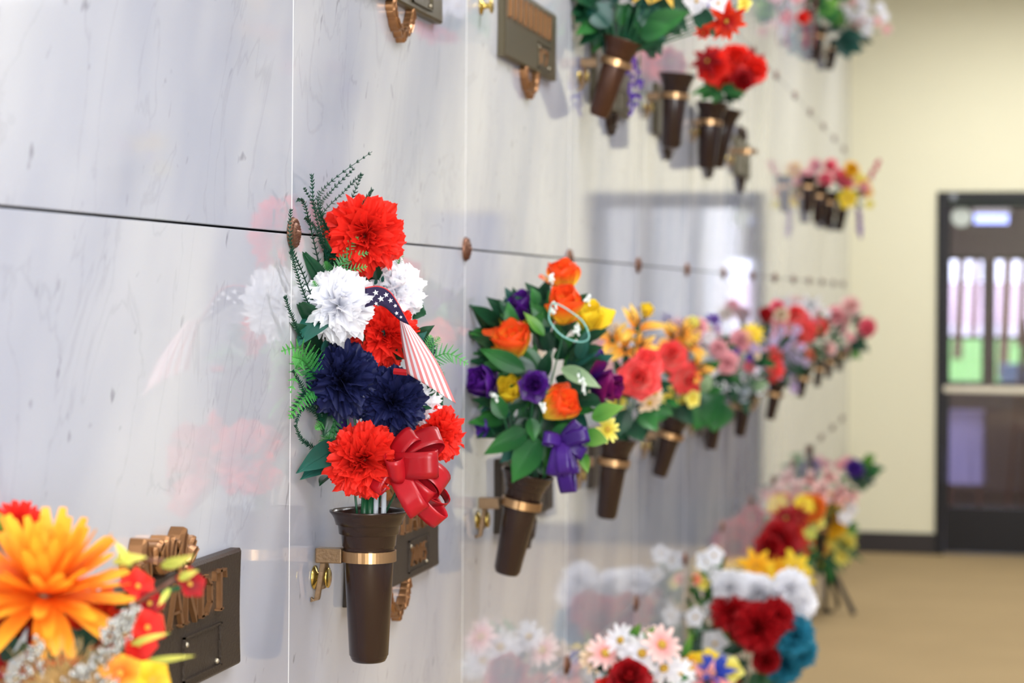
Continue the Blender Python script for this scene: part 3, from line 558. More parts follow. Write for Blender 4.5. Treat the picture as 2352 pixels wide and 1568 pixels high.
def bloom(parent, kind, p, axis, R, m, parts=True, label=None, seed=None, m_in=None, spin=None, cm=None, jit=1.0):
    q = random.Random(seed if seed is not None else int(abs(p.x*1e4)+abs(p.z*1e4)*3)); b = BL[kind]
    M = axisM(p, axis, R, spin if spin is not None else q.uniform(0, 6)); core = MB(); kids = []
    jit = b.get('jit', jit)
    for ri, ring in enumerate(b['rings']):
        n, al, L, W_, r0, z0, kw, inner = ring; ph = q.uniform(0, 6)
        for k in range(n):
            v = q.randrange(4); a = math.radians(al+q.uniform(-7, 7)*jit); f_ = ph+2*math.pi*k/n+q.uniform(-.12, .12)*jit; lm = pM(a, f_, r0, z0, q.uniform(-.15, .15)*jit) @ Matrix.Scale(q.uniform(.93, 1.05), 4)
            if inner or not parts:
                vs, fs, ts = petal_geo(L, W_, seed=v*17+ri*5+3, **kw); core.add(vs, fs, lm, 0, ts)
            else: kids.append((ri, ring, v, lm))
    mats = [m_in or m]
    if not (m_in and parts) : mats = [m]
    mats.append(cm or CENT); mats.append(STEM)
    if b.get('centre'): core.ball((0, 0, .04), b['centre'], mi=1, nu=12, nv=6, sz=.6)
    if b.get('stamens'):
        mats[1] = STAM
        for k in range(b['stamens']):
            a = 2*math.pi*k/6+.3; tip = Vector((.35*math.cos(a), .35*math.sin(a), .62)); core.tube([(0, 0, -.3), tip*0.6+Vector((0, 0, .02)), tip], .018, 4, mi=2); core.ball(tip, .055, mi=1, nu=6, nv=3, sz=1.6)
    zc = -0.95 if kind == 'bud' else (-.35 if kind == 'lily' else -.08)
    core.lathe([(.001, zc-.28), (.07, zc-.25), (.15, zc-.02), (.12, zc+.12), (.02, zc+.16)], 8, None, 2)
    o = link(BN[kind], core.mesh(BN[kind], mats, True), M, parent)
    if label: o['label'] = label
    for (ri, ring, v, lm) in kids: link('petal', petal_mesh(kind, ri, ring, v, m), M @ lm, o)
    return o, M @ Vector((0, 0, zc-.25))
def stem(parent, a, b, r=0.0016, m=STEM, sag=0.0):
    a, b = Vector(a), Vector(b); mid = (a+b)/2+Vector((0, 0, sag)); pts = [a*(1-t)**2+mid*2*t*(1-t)+b*t*t for t in (0, .2, .4, .6, .8, 1)]
    return MB().tube(pts, r, 6).build('stem', m, parent, smooth=True)
def leaf(parent, a, b, width, m, nrm=None, bend=0.12, ser=0.0, seed=0, kind='point', name='leaf'):
    """leaf from base a to tip b"""
    a, b = Vector(a), Vector(b); L = (b-a).length; y = (b-a).normalized(); nrm = nrm or (CAM-a).normalized(); q = random.Random(seed)
    nrm = nrm+Vector((q.uniform(-.35, .35), q.uniform(-.2, .2), q.uniform(-.1, .45))); z = (nrm-y*nrm.dot(y)).normalized(); x = y.cross(z)
    vs, fs, ts = petal_geo(1.0, width/L, 8, 6, kind, fold=-.12*-1, curl=-bend, ruf=.02, ser=ser, seed=seed)
    M = Matrix(((x.x*L, y.x*L, z.x*L, a.x), (x.y*L, y.y*L, z.y*L, a.y), (x.z*L, y.z*L, z.z*L, a.z), (0, 0, 0, 1)))
    # midrib
    mb = MB().add(vs, fs, M, 0, ts); mid = [M @ Vector((0, t, -bend*t*t+.004)) for t in (0, .25, .5, .75, .95)]; mb.tube(mid, L*0.007, 4)
    return mb.build(name, m, parent, smooth=True)
def spiky(parent, pts, m, r=0.0011, n=26, sl=0.006, seed=0, name='asparagus_sprig', taper=True):
    q = random.Random(seed); pts = [Vector(p) for p in pts]
    fine = []
    K = len(pts)-1
    for k in range(n*2+1):                                      # Catmull-Rom
        u = k/(n*2)*K; i = min(int(u), K-1); t = u-i; p0, p1, p2, p3 = pts[max(i-1, 0)], pts[i], pts[i+1], pts[min(i+2, K)]
        fine.append(0.5*((2*p1)+(p2-p0)*t+(2*p0-5*p1+4*p2-p3)*t*t+(3*p1-p0-3*p2+p3)*t*t*t))
    mb = MB(); N_ = len(fine); mb.tube(fine, [r*(1-.75*k/N_) for k in range(N_)], 5)
    for k in range(4, N_-1, 2):
        d_ = (fine[k+1]-fine[k-1]).normalized(); sc = (1-.55*k/N_)
        for s in (-1, 1):
            side = d_.cross(CAM-fine[k]).normalized()*s+Vector((q.uniform(-.5, .5), q.uniform(-.5, .5), q.uniform(-.3, .3)))*.6
            v = (side+d_*.9).normalized()*sl*sc*q.uniform(.6, 1.3); mb.tube([fine[k], fine[k]+v*.6, fine[k]+v*1.0+d_*sl*.15], [r*.7, r*.6, r*.15], 4)
            if q.random() < .5: c_ = fine[k]+v*.55; v2 = (d_*.9-side*.4).normalized()*sl*.4; mb.tube([c_, c_+v2], [r*.5, r*.15], 3)
    return mb.build(name, m, parent, smooth=False)
def frond(parent, pts, m, wmax, n=16, nrm=None, seed=0):
    """fern frond: bent stalk with toothed leaflets on both sides"""
    q = random.Random(seed); pts = [Vector(p) for p in pts]; K = len(pts)-1; fine = []
    for k in range(n*2+1):
        u = k/(n*2)*K; i = min(int(u), K-1); t = u-i; p0, p1, p2, p3 = pts[max(i-1, 0)], pts[i], pts[i+1], pts[min(i+2, K)]
        fine.append(0.5*((2*p1)+(p2-p0)*t+(2*p0-5*p1+4*p2-p3)*t*t+(3*p1-p0-3*p2+p3)*t*t*t))
    mb = MB(); N_ = len(fine); L = sum((fine[k+1]-fine[k]).length for k in range(N_-1)); mb.tube(fine, [0.0009*(1-.6*k/N_) for k in range(N_)], 5)
    nr = nrm or (CAM-pts[0]).normalized()
    for k in range(2, N_, 2):
        t = k/N_; d_ = (fine[min(k+1, N_-1)]-fine[k-1]).normalized(); ln = wmax*math.sin(math.pi*min(1, .25+.75*t))**.8*(1 if t < .9 else .6)
        for s in (-1, 1):
            side = d_.cross(nr).normalized()*s; v = (side*.8+d_*.55+nr*q.uniform(-.15, .15)).normalized(); e_ = v.cross(nr).normalized(); w_ = min(L/n*.36, .0019)
            # toothed strip along v
            st = 7; vs = [fine[k]]; ts = [0]
            up_, dn_ = [], []
            for c in range(1, st*2):
                f_ = c/(st*2); ww = w_*(1-f_*.75)*(1.0 if c % 2 else .45); up_.append(fine[k]+v*ln*f_+e_*ww+nr*0.0004); dn_.append(fine[k]+v*ln*f_-e_*ww+nr*0.0004)
            allv = [fine[k]]+up_+[fine[k]+v*ln]+list(reversed(dn_)); nn = len(up_)
            vs = allv; fs = [(0, 1, 2*nn+1)]
            for c in range(nn-1): fs.append((1+c, 2+c, 2*nn-c, 2*nn+1-c))
            fs.append((nn, nn+1, nn+2)); mb.add(vs, fs, None, 0, [t]*len(vs)); mb.tube([fine[k], fine[k]+v*ln*.9], [.0005, .0002], 3)
    return mb.build('fern_frond', m, parent)
def sprig(parent, a, b, n, r, m, seed=0, stemm=STEM, name='berry_sprig', spread=2.0):
    q = random.Random(seed); a, b = Vector(a), Vector(b); mb = MB(); mb.tube([a, (a+b)/2, b], r*.35, 4, mi=1)
    for k in range(n):
        t = .25+.75*k/n; c_ = a.lerp(b, t)+Vector((q.uniform(-1, 1), q.uniform(-1, 1), q.uniform(-1, 1)))*r*spread*(1.15-t*.7); mb.ball(c_, r*q.uniform(.6, 1.1), nu=6, nv=4, sz=1.3)
    return mb.build(name, [m, stemm], parent, smooth=True)
def ribbon(parent, rows, m, name='ribbon', smooth=True, thick=0.0004):
    """rows: list of (edge point, edge point)"""
    vs = []; fs = []; ts = []; nv = 4
    for k, (a, b) in enumerate(rows):
        for j in range(nv+1): vs.append(Vector(a).lerp(Vector(b), j/nv)); ts.append(k/(len(rows)-1))
    for i in range(len(rows)-1):
        for j in range(nv): c = i*(nv+1)+j; fs.append((c, c+1, c+nv+2, c+nv+1))
    o = MB().add(vs, fs, None, 0, ts).build(name, m, parent, smooth=smooth)
    s_ = o.modifiers.new('s', 'SOLIDIFY'); s_.thickness = thick; return o
def loop(parent, K, d_, L, H, wdir, w_, m, name='ribbon_loop', skew=0.0):
    """ribbon loop: starts and ends at the knot K, runs out along d_, opens by H; wdir = ribbon width direction"""
    d_ = Vector(d_).normalized(); wd = Vector(wdir).normalized(); up = d_.cross(wd).normalized(); wd = up.cross(d_).normalized(); rows = []; n = 26
    for k in range(n+1):
        u = k/n; a = math.pi*(2*u-1); rr = math.cos(a/2)**.85 if abs(a) < math.pi-1e-6 else 0
        c_ = K + d_*(L*(0.5*(1+math.cos(a)))) + up*(H*.5*math.sin(a)*(.35+.65*rr)) + wd*(skew*w_*(u-.5))
        ww = w_*(.62+.38*min(1, rr*1.6)); rows.append((c_-wd*ww/2, c_+wd*ww/2))
    return ribbon(parent, rows, m, name)
def clamp_y(px, py, y, R):
    p = P(px, py, y); k = 0
    while p.x < R+0.003 and k < 500: y -= 0.006; p = P(px, py, y); k += 1
    return p

# =================================================================== BOUQUETS
# ---- middle row, vase 0: red white and blue carnations
Y0 = YV(0)
a0, b0_, ax0 = vase_at(0, 848, 1171, 847, 1519, 'large sharp brown vase holding the red, white and blue carnations', 'bronze bracket with brass ring carrying the vase of carnations', 'brass spool knob under the bracket of the carnation vase')
mouth0 = b0_-Vector((0, 0, .03))
B = thing('carnation_bouquet', 'tall spray of red, white and navy carnations with flag ribbon and red bow', 'bouquet', b0_)
def zc(p, c, k=1.6, tk=1.0):
    """facing direction: to the camera plus away from centre c"""
    o_ = (p-c); return (toward(p)*tk + o_.normalized()*k).normalized() if o_.length > 1e-4 else toward(p)
cbq = P(850, 860, Y0+0.06)
CAR = [(838, 537, 84, .02, RED, (.05, .15), 'top red carnation'), (915, 668, 68, .07, WHITE, (.75, .15), 'white carnation on the right'), (772, 700, 78, -.03, WHITE, (-.2, .05), 'white carnation on the left'), (886, 768, 70, .04, RED, (.1, 0.05), 'red carnation in the middle'),
       (783, 872, 82, -.03, NAVY, (-.12, .1), 'navy carnation on the left'), (905, 925, 72, 0.0, NAVY, (.22, -.2), 'navy carnation on the right'), (962, 930, 56, .05, WHITE, (.9, .0), 'white carnation below the flag ribbon'), (832, 1058, 80, -.05, RED, (-.15, -.12), 'lowest red carnation'), (1012, 995, 62, .06, RED, (1.5, .1), 'red carnation facing right'), (975, 800, 30, .10, NAVY, (1.2, .1), None)]
for k, (px, py, r, dy, m, (fx, fy), lb) in enumerate(CAR):
    yy = Y0+dy; R_ = r*mpp(P(px, py, yy)); p = clamp_y(px, py, yy, R_*.8); ax = toward(p, fx, fy); pc = p-ax*R_*.35
    o, foot = bloom(B, 'carnation', pc, ax, R_*1.07, m, True, seed=k*11+2, label=lb)
    stem(B, foot, mouth0+Vector((rnd.uniform(-.012, .012), rnd.uniform(-.012, .012), 0)), 0.0014)
for (px, m) in ((838, STEM), (851, STEM), (864, STEMW), (882, STEMW)):
    MB().tube([P(px, 1130, Y0-.01), P(px-2, 1240, Y0-.01)], .0042 if m is STEM else .003, 8).build('stem', m, B, smooth=True)
# spiky asparagus sprigs
SPK = [[(760, 800), (700, 640), (668, 560), (668, 480)], [(752, 690), (722, 560), (700, 470), (683, 458)], [(770, 690), (745, 570), (722, 480), (716, 400)], [(775, 700), (755, 590), (733, 500), (698, 430)], [(778, 700), (762, 560), (730, 470), (757, 420), (855, 348)], [(780, 700), (765, 560), (735, 480), (760, 440), (815, 385)], [(785, 700), (770, 560), (738, 500), (790, 440), (830, 400)],
       [(790, 640), (775, 570), (800, 480), (832, 398)], [(800, 640), (800, 560), (830, 480), (855, 435)], [(740, 860), (690, 770), (668, 720), (655, 680)], [(745, 760), (705, 690), (680, 620), (668, 575)], [(760, 960), (715, 930), (690, 880), (672, 850)], [(770, 1010), (735, 960), (700, 935), (680, 970)], [(770, 1060), (725, 1030), (695, 1010), (678, 975)], [(775, 1040), (748, 1000), (735, 960), (728, 920)], [(770, 950), (730, 900), (735, 860), (720, 840)], [(700, 900), (680, 930), (672, 960)], [(780, 600), (742, 560), (722, 520), (700, 500)]]
for k, pts in enumerate(SPK):
    n_ = len(pts); w_ = []
    for j, (x, y_) in enumerate(pts): w_.append(clamp_y(x, y_, Y0+0.035-.012*(k % 3), .006))
    w_ = [P(x, y_, min(q_.y for q_ in w_)+0.02*(1-j/(n_-1)) if False else w_[j].y) for j, (x, y_) in enumerate(pts)]
    spiky(B, w_, SPIKE, n=30 if n_ > 3 else 18, seed=k, sl=.0062)
# fern fronds
FR = [([(745, 860), (725, 835), (690, 800), (648, 806)], .018), ([(748, 880), (715, 850), (690, 830), (668, 900)], .016), ([(740, 890), (715, 900), (690, 925), (665, 960)], .014), ([(730, 870), (700, 830), (672, 820)], .018), ([(775, 930), (760, 900), (735, 905), (712, 910)], .013), ([(775, 960), (755, 940), (735, 920)], .012), ([(770, 960), (760, 1000), (735, 1030)], .012), ([(775, 950), (760, 990), (742, 1045), (728, 1060)], .013), ([(775, 940), (765, 1020), (755, 1080)], .012), ([(760, 920), (750, 960), (725, 985)], .012), ([(770, 640), (775, 620), (800, 570), (822, 545)], .010), ([(770, 650), (790, 600), (845, 580)], .010), ([(768, 650), (790, 625), (842, 612)], .011), ([(760, 650), (752, 620), (748, 600)], .008),
      ([(960, 850), (990, 825), (1030, 812), (1073, 835)], .016), ([(955, 850), (975, 800), (990, 770)], .010), ([(960, 840), (985, 840), (1020, 862)], .010), ([(960, 830), (985, 800), (1010, 775)], .010), ([(905, 640), (915, 605), (925, 575)], .006), ([(735, 700), (730, 670), (720, 645)], .008)]
for k, (pts, wd) in enumerate(FR):
    yb_ = Y0+(.07 if pts[0][0] > 900 else .0); frond(B, [clamp_y(x, y_, yb_, .008) for (x, y_) in pts], FERN, wd, n=14, seed=k)
# dark leaves
LV = [((762, 690), (715, 590), 42, LEAFD, .03), ((775, 640), (745, 560), 34, LEAFD, .04), ((800, 600), (760, 570), 50, LEAFD, .05), ((760, 770), (700, 715), 60, LEAFD, .03), ((760, 700), (688, 770), 80, LEAFT, .0), ((745, 820), (690, 740), 60, LEAFD, .02), ((770, 800), (740, 800), 50, LEAFT, .0), ((880, 640), (855, 600), 40, LEAFD, .06), ((870, 680), (830, 620), 60, LEAFD, .06), ((930, 700), (975, 720), 50, LEAFD, .09), ((790, 1020), (692, 1075), 62, LEAFT, -.02), ((780, 1050), (700, 1085), 55, LEAFT, .0), ((980, 880), (1010, 1000), 50, LEAFD, .09), ((990, 900), (1015, 930), 40, LEAFD, .08), ((830, 960), (800, 900), 70, LEAFD, .05), ((820, 980), (870, 1040), 70, LEAFD, .05), ((850, 800), (820, 870), 70, LEAFD, .06), ((960, 950), (985, 1060), 60, LEAFD, .08), ((800, 820), (850, 870), 60, LEAFD, .06), ((780, 990), (750, 940), 50, LEAFD, .04)]
for k, (pa, pb_, w_, m, dy) in enumerate(LV):
    a = clamp_y(pa[0], pa[1], Y0+dy, .006); b = clamp_y(pb_[0], pb_[1], Y0+dy-.01, .008); leaf(B, a, b, w_*mpp(a), m, seed=k, ser=.02, kind='point' if k % 3 else 'oval')
q = random.Random(21)
for k in range(46):
    x_, z_ = q.uniform(750, 960), q.uniform(640, 1090)
    if x_ > 900 and z_ < 760: x_ -= 90
    a = clamp_y(x_, z_, Y0+q.uniform(.03, .07), .012); an = math.atan2(z_-870, x_-850)+q.uniform(-.8, .8); l = q.uniform(40, 62); b = clamp_y(max(690, x_+l*math.cos(an)), z_+l*math.sin(an), a.y-.008, .01)
    leaf(B, a, a+(b-a).normalized()*min((b-a).length, 1.5*l*mpp(a)), l*.55*mpp(a), q.choice([LEAFD, LEAFT, LEAFD]), seed=k+300, ser=.02)
# violet and lavender leaf bits behind
leaf(B, P(800, 985, Y0+.03), P(775, 940, Y0+.02), .02, VIOLET, seed=4); leaf(B, P(812, 985, Y0+.03), P(800, 945, Y0+.02), .012, LAV, seed=5)
# stars and stripes ribbon
yr = Y0-.055
def cat(pts, n):
    K = len(pts)-1; out = []
    for k in range(n+1):
        u = k/n*K; i = min(int(u), K-1); t = u-i; p0, p1, p2, p3 = [Vector(p) for p in (pts[max(i-1, 0)], pts[i], pts[i+1], pts[min(i+2, K)])]
        out.append(0.5*((2*p1)+(p2-p0)*t+(2*p0-5*p1+4*p2-p3)*t*t+(3*p1-p0-3*p2+p3)*t*t*t))
    return out
so = cat([(838, 660), (868, 656), (895, 668), (918, 702), (942, 748)], 16); si = cat([(838, 706), (864, 700), (884, 706), (902, 722), (918, 736)], 16)
FB = MB(); NAVYR = petal_mat((46, 36, 72), (52, 42, 80), trans=.05, veins=.02); RSTR = petal_mat((236, 140, 142), (240, 150, 150), trans=.2, veins=.04); WSTR = petal_mat((240, 238, 244), (240, 238, 244), trans=.2, veins=.02); REDGE = petal_mat((200, 60, 60), (200, 60, 60), trans=.05)
def P3(v, y, up=0): return P(v[0], v[1], y-up)
vs = []; fs = []; mi = []
for k in range(17):
    yk = yr+.012*(1-k/16)-.004*math.sin(k/16*3.1)
    for j in range(6): s = (0, .06, .3, .55, .8, 1)[j]; vs.append(P3(so[k].lerp(si[k], s), yk+.006*s))
for k in range(16):
    for j in range(5): c = k*6+j; fs.append((c, c+1, c+7, c+6)); mi.append(0 if j else 1)
fl = MB(); fl.add(vs, fs); fl.m = mi; o = fl.build('flag_ribbon', [NAVYR, REDGE], B, smooth=True); o['label'] = 'navy ribbon band with white stars'; s_ = o.modifiers.new('s', 'SOLIDIFY'); s_.thickness = .0003
st_o = cat([(942, 748), (976, 790), (1010, 842), (1047, 926)], 20); st_i = cat([(918, 736), (922, 776), (928, 818), (935, 857)], 20); NS = 13
vs = []; fs = []; mi = []
for k in range(21):
    for j in range(NS*1+1): s = j/NS; vs.append(P3(st_i[k].lerp(st_o[k], s), yr-.014-.010*math.sin(math.pi*k/20*.7)-.016*math.sin(math.pi*s)))
for k in range(20):
    for j in range(NS): c = k*(NS+1)+j; fs.append((c, c+1, c+NS+2, c+NS+1)); mi.append(j % 2)
fl = MB(); fl.add(vs, fs); fl.m = mi; o = fl.build('flag_ribbon', [RSTR, WSTR], B, smooth=True); o['label'] = 'red and white striped ribbon end'; s_ = o.modifiers.new('s', 'SOLIDIFY'); s_.thickness = .0003
for (sx, sy, r, k_) in ((863, 672, 7.5, 6), (887, 677, 6.5, 9), (875, 686, 8, 8), (852, 686, 6.5, 3), (897, 690, 6.5, 11), (908, 702, 5, 13), (911, 719, 5, 13), (921, 728, 4, 14), (864, 697, 5, 5)):
    yk = yr+.012*(1-k_/16)-.0035; pts = []
    for j in range(10): a = math.pi/2+j*math.pi/5+.2; q_ = r if j % 2 == 0 else r*.42; pts.append(P(sx+q_*math.cos(a), sy-q_*math.sin(a), yk))
    MB().add([P(sx, sy, yk)]+pts, [(0, 1+j, 1+(j+1) % 10) for j in range(10)]).build('star', WSTR, B)
MB().tube([P(905, 852, yr+.02), P(935, 855, yr+.02)], .004, 6).build('ribbon_end', RIBRED, B)
# red bow: loops given by picture direction and size
Kb = P(900, 1062, Y0-.045)
def pdir(dx, dy, dn=0.0): return (R0*dx - U0*dy - F0*dn)
mp0 = mpp(Kb)
for k, (dx, dy, dn, L, H, wx_, wy_, wn_, w_) in enumerate([
    (.75, -.95, .2, 88, 46, .8, .35, .8, 50), (1.0, -.55, .1, 130, 56, .45, .75, .75, 52), (1.0, -.02, .55, 122, 62, .55, .85, .25, 62), (1.0, .42, .25, 138, 78, .25, .8, .8, 58), (.85, .8, .35, 128, 46, .85, -.5, .35, 50), (.62, 1.0, .5, 140, 50, .9, -.45, .25, 52), (.85, 1.0, .1, 178, 44, .75, -.5, .6, 48), (.35, .3, .95, 62, 50, .35, .95, .1, 56), (-.55, .85, .1, 78, 30, .7, .5, .4, 40), (1.0, .75, .0, 160, 56, .5, -.2, .9, 46)]):
    loop(B, Kb, pdir(dx, dy, dn), L*mp0*1.0, H*mp0, pdir(wx_, wy_, wn_), w_*mp0, RIBRED, skew=.3 if k % 2 else -.2)
MB().ball(Kb, .007).build('ribbon_knot', RIBRED, B, smooth=True)

# ---- middle row, vase 1: orange, purple, yellow roses
Y1 = YV(1)
a1, b1, ax1 = vase_at(1, 1213, 1086, 1163, 1318, 'brown vase leaning right, holding the orange and purple roses', 'bronze bracket on the vase of orange and purple roses', 'brass spool knob at the vase of orange and purple roses')
B = thing('rose_bouquet', 'full bouquet of orange, purple and yellow roses with a purple bow', 'bouquet', b1)
mouth1 = b1-ax1*.03
for k, (kind, px, py, r, dy, m, (fx, fy)) in enumerate([
    ('bud', 1293, 640, 40, .03, ORANGE, (.0, 1.6)), ('bud', 1296, 708, 46, -.03, ORANGE, (-.05, 1.3)), ('bud', 1205, 712, 38, .02, PURPLE, (-.25, 1.7)), ('bud', 1180, 790, 46, -.02, ORANGE, (-.1, 1.1)), ('bud', 1350, 735, 40, .03, YELLOW, (.4, 1.2)),
    ('bud', 1112, 885, 40, .0, PURPLE, (-.9, .5)), ('bud', 1168, 900, 36, -.01, YELLOW, (-.2, .7)), ('rose', 1227, 882, 40, -.06, PURPLE, (0, .25)), ('bud', 1278, 935, 44, -.05, ORANGE, (.9, .7)), ('bud', 1385, 885, 42, .0, PURPLER, (.9, -.1)), ('bud', 1360, 830, 34, .05, PURPLE, (-.2, 1.3)), ('bud', 1112, 975, 20, .0, VIOLET, (-.7, .2)), ('daisy', 1400, 985, 30, -.02, PALEY, (.6, .1)), ('star', 1130, 770, 24, .04, PALEY, (-.5, .5)), ('bud', 1190, 755, 32, .02, YELLOW, (-.1, 1.2))]):
    yy = Y1+dy; R_ = r*mpp(P(px, py, yy)); p = clamp_y(px, py, yy, R_*.8); ax = toward(p, fx, fy)
    o, foot = bloom(B, kind, p-ax*R_*(.0 if kind == 'bud' else .3), ax, R_, m, True, seed=k*7+1); stem(B, foot, mouth1, .0014)
q = random.Random(5)
for k in range(190):
    t = q.random(); cx_ = 1225+q.uniform(-1, 1)*(15+95*math.sin(math.pi*min(1, t*.85+.18))); cy_ = 700+t*350
    if cx_ < 1105: continue
    cx_ = 1245+(cx_-1225)*1.05-(20*(t)); a = clamp_y(cx_, cy_, Y1+q.uniform(-.02, .07), .01); an = math.atan2(cy_-880, cx_-1240)+q.uniform(-.9, .9); l = q.uniform(46, 78)
    b = clamp_y(max(1092, cx_+l*math.cos(an)), cy_+l*math.sin(an), a.y-.012, .008); leaf(B, a, b, l*.5*mpp(a), q.choice([LEAFD, LEAFM, LEAFM, LEAFD, LEAFT]), seed=k, ser=.012)
for k, (pa, pb_, w_, m) in enumerate([((1240, 1010), (1172, 1105), 74, LEAFM), ((1215, 990), (1108, 1040), 50, LEAFM), ((1160, 960), (1130, 900), 40, LEAFM), ((1220, 960), (1228, 1012), 36, LEAFM), ((1270, 1010), (1335, 1035), 46, LEAFM), ((1265, 1000), (1328, 975), 34, LEAFM), ((1205, 850), (1102, 800), 46, LEAFM), ((1290, 845), (1378, 885), 40, LEAFG), ((1360, 960), (1428, 930), 46, LEAFL), ((1340, 1000), (1395, 1012), 44, LEAFL), ((1235, 700), (1222, 660), 28, LEAFM), ((1250, 770), (1205, 715), 26, LEAFL), ((1290, 900), (1255, 900), 30, LEAFM), ((1340, 1040), (1348, 1085), 26, LEAFL)]):
    a = P(pa[0], pa[1], Y1-.05); b = clamp_y(pb_[0], pb_[1], Y1-.06, .008); leaf(B, a, b, w_*mpp(a), m, seed=k+100, ser=.012)
for k, (x, y_, x2, y2) in enumerate(((1262, 655, 1268, 632), (1270, 730, 1274, 695), (1345, 700, 1352, 678), (1150, 920, 1120, 900), (1330, 850, 1345, 905), (1325, 770, 1326, 745), (1245, 920, 1250, 945))): sprig(B, P(x, y_, Y1-.09), P(x2, y2, Y1-.09), 16, .0022, WHITEB, seed=k)
pts = [P(1265+0, 702, Y1-.10), P(1262, 735, Y1-.10), P(1290, 770, Y1-.10), P(1330, 785, Y1-.10), P(1353, 775, Y1-.10), P(1340, 740, Y1-.10), P(1310, 715, Y1-.10), P(1285, 700, Y1-.10), P(1270, 696, Y1-.10), P(1265, 702, Y1-.10)]
pts = cat([tuple(p) for p in pts], 40)
MB().tube(pts, .0013, 6).build('wire_loop', mat('pale_teal_wire', (120, 180, 170), .4), B, smooth=True)
Kp = P(1290, 1015, Y1-.07); mp1 = mpp(Kp)
for (dx, dy, dn, L, H, wx_, wy_, wn_, w_) in [(-.25, 1, .1, 80, 30, 1, .2, .2, 34), (.1, 1, .3, 75, 34, 1, 0, .2, 32), (.3, 1, .2, 80, 30, 1, -.1, .3, 38), (.15, 1, .0, 118, 34, .9, .1, .4, 38), (.9, -.3, .2, 66, 30, .3, .9, .3, 34), (.8, -.9, .0, 60, 26, .5, .6, .3, 28), (-.8, -.2, .2, 46, 26, .2, .9, .3, 30), (.9, .5, .0, 60, 28, -.4, .9, .3, 30)]:
    loop(B, Kp, pdir(dx, dy, dn), L*mp1, H*mp1, pdir(wx_, wy_, wn_), w_*mp1, RIBPUR)

# ---- generic bouquets further along
def bouquet(name, label, i, mouth, blooms, leaves=(), fill=None, y=None, seed=1, loops=(), extra=None, parts=True, fillm=None):
    y = y or YV(i); Bq = thing(name, label, 'bouquet', mouth); q = random.Random(seed)
    for k, e_ in enumerate(blooms):
        kind, px, py, r, m = e_[:5]; fx, fy = e_[5] if len(e_) > 5 else (q.uniform(-.3, .5), q.uniform(-.1, .6)); dy = e_[6] if len(e_) > 6 else q.uniform(-.05, .02)
        R_ = r*mpp(P(px, py, y)); p = clamp_y(px, py, y+dy, R_*.98); ax = toward(p, fx, fy); cm_ = CENTB if (m in (PINK, DPINK)) else None
        o, foot = bloom(Bq, kind, p, ax, R_, m, parts and r >= 20, seed=seed*31+k); stem(Bq, foot, mouth+Vector((q.uniform(-.01, .01), q.uniform(-.01, .01), -.03 if mouth.z > .02 else 0)), .0016)
    for k, e_ in enumerate(leaves):
        pa, pb_, w_, m = e_[:4]; a = clamp_y(pa[0], pa[1], y-.03, .01); b = clamp_y(pb_[0], pb_[1], y-.05, .01); b = a+(b-a).normalized()*min((b-a).length, 1.8*math.dist(pa, pb_)*mpp(a)); leaf(Bq, a, b, w_*mpp(a), m, seed=seed+k)
    if fill:
        x0, y0_, x1, y1_, n, l0 = fill; cx_, cy_ = (x0+x1)/2, (y0_+y1_)/2
        for k in range(n):
            an = q.uniform(0, 6.28); rr_ = math.sqrt(q.random()); x_ = cx_+(x1-x0)/2*rr_*math.cos(an); z_ = cy_+(y1_-y0_)/2*rr_*math.sin(an)
            a = clamp_y(x_, z_, y+q.uniform(.0, .06), .012); an2 = an+q.uniform(-.8, .8); l = l0*q.uniform(.7, 1.2); b = clamp_y(x_+l*math.cos(an2), z_+l*math.sin(an2), a.y-.01, .01); b = a+(b-a).normalized()*min((b-a).length, 1.6*l*mpp(a))
            leaf(Bq, a, b, l*.5*mpp(a), q.choice(fillm or [LEAFD, LEAFM, LEAFD]), seed=k)
    return Bq
VL = 'brown vase %s'; BLb = 'bronze bracket %s'
def V(i, xt, yt, xb, yb, where, **k): return vase_at(i, xt, yt, xb, yb, 'brown vase '+where, 'bronze bracket of the vase '+where, 'brass knob, vase '+where, **k)[1]
m2 = V(2, 1418, 1005, 1392, 1190, 'under the coral rose and yellow lilies')
bouquet('lily_bouquet', 'bouquet of yellow lilies with one big coral rose and pale daisies', 2, m2, [
 ('lily', 1405, 775, 48, LILY, (-.2, .8)), ('lily', 1465, 745, 52, LILY, (.1, 1.0)), ('lily', 1438, 800, 44, LILY, (.2, .2)), ('rose', 1470, 868, 52, CORAL, (-.1, .1), -.07), ('rose', 1485, 835, 42, CORAL, (.1, 1.0), -.04), ('lily', 1475, 790, 40, LILY, (.6, .5)), ('daisy', 1420, 920, 26, PALEY, (-.2, .2)), ('daisy', 1492, 925, 28, CREAM, (.4, -.6)), ('daisy', 1505, 905, 20, CREAM, (.6, 0)), ('bud', 1485, 715, 18, YELLOW, (.5, 2.0))],
 [((1440, 960), (1398, 985), 40, LEAFD), ((1450, 970), (1475, 1010), 46, LEAFD), ((1430, 900), (1405, 880), 30, LEAFM), ((1470, 950), (1510, 985), 44, LEAFM), ((1440, 940), (1420, 1000), 44, LEAFD)], (1385, 830, 1530, 1000, 34, 42), seed=2)
m3 = V(3, 1552, 958, 1513, 1093, 'leaning right under orange lilies, middle row')
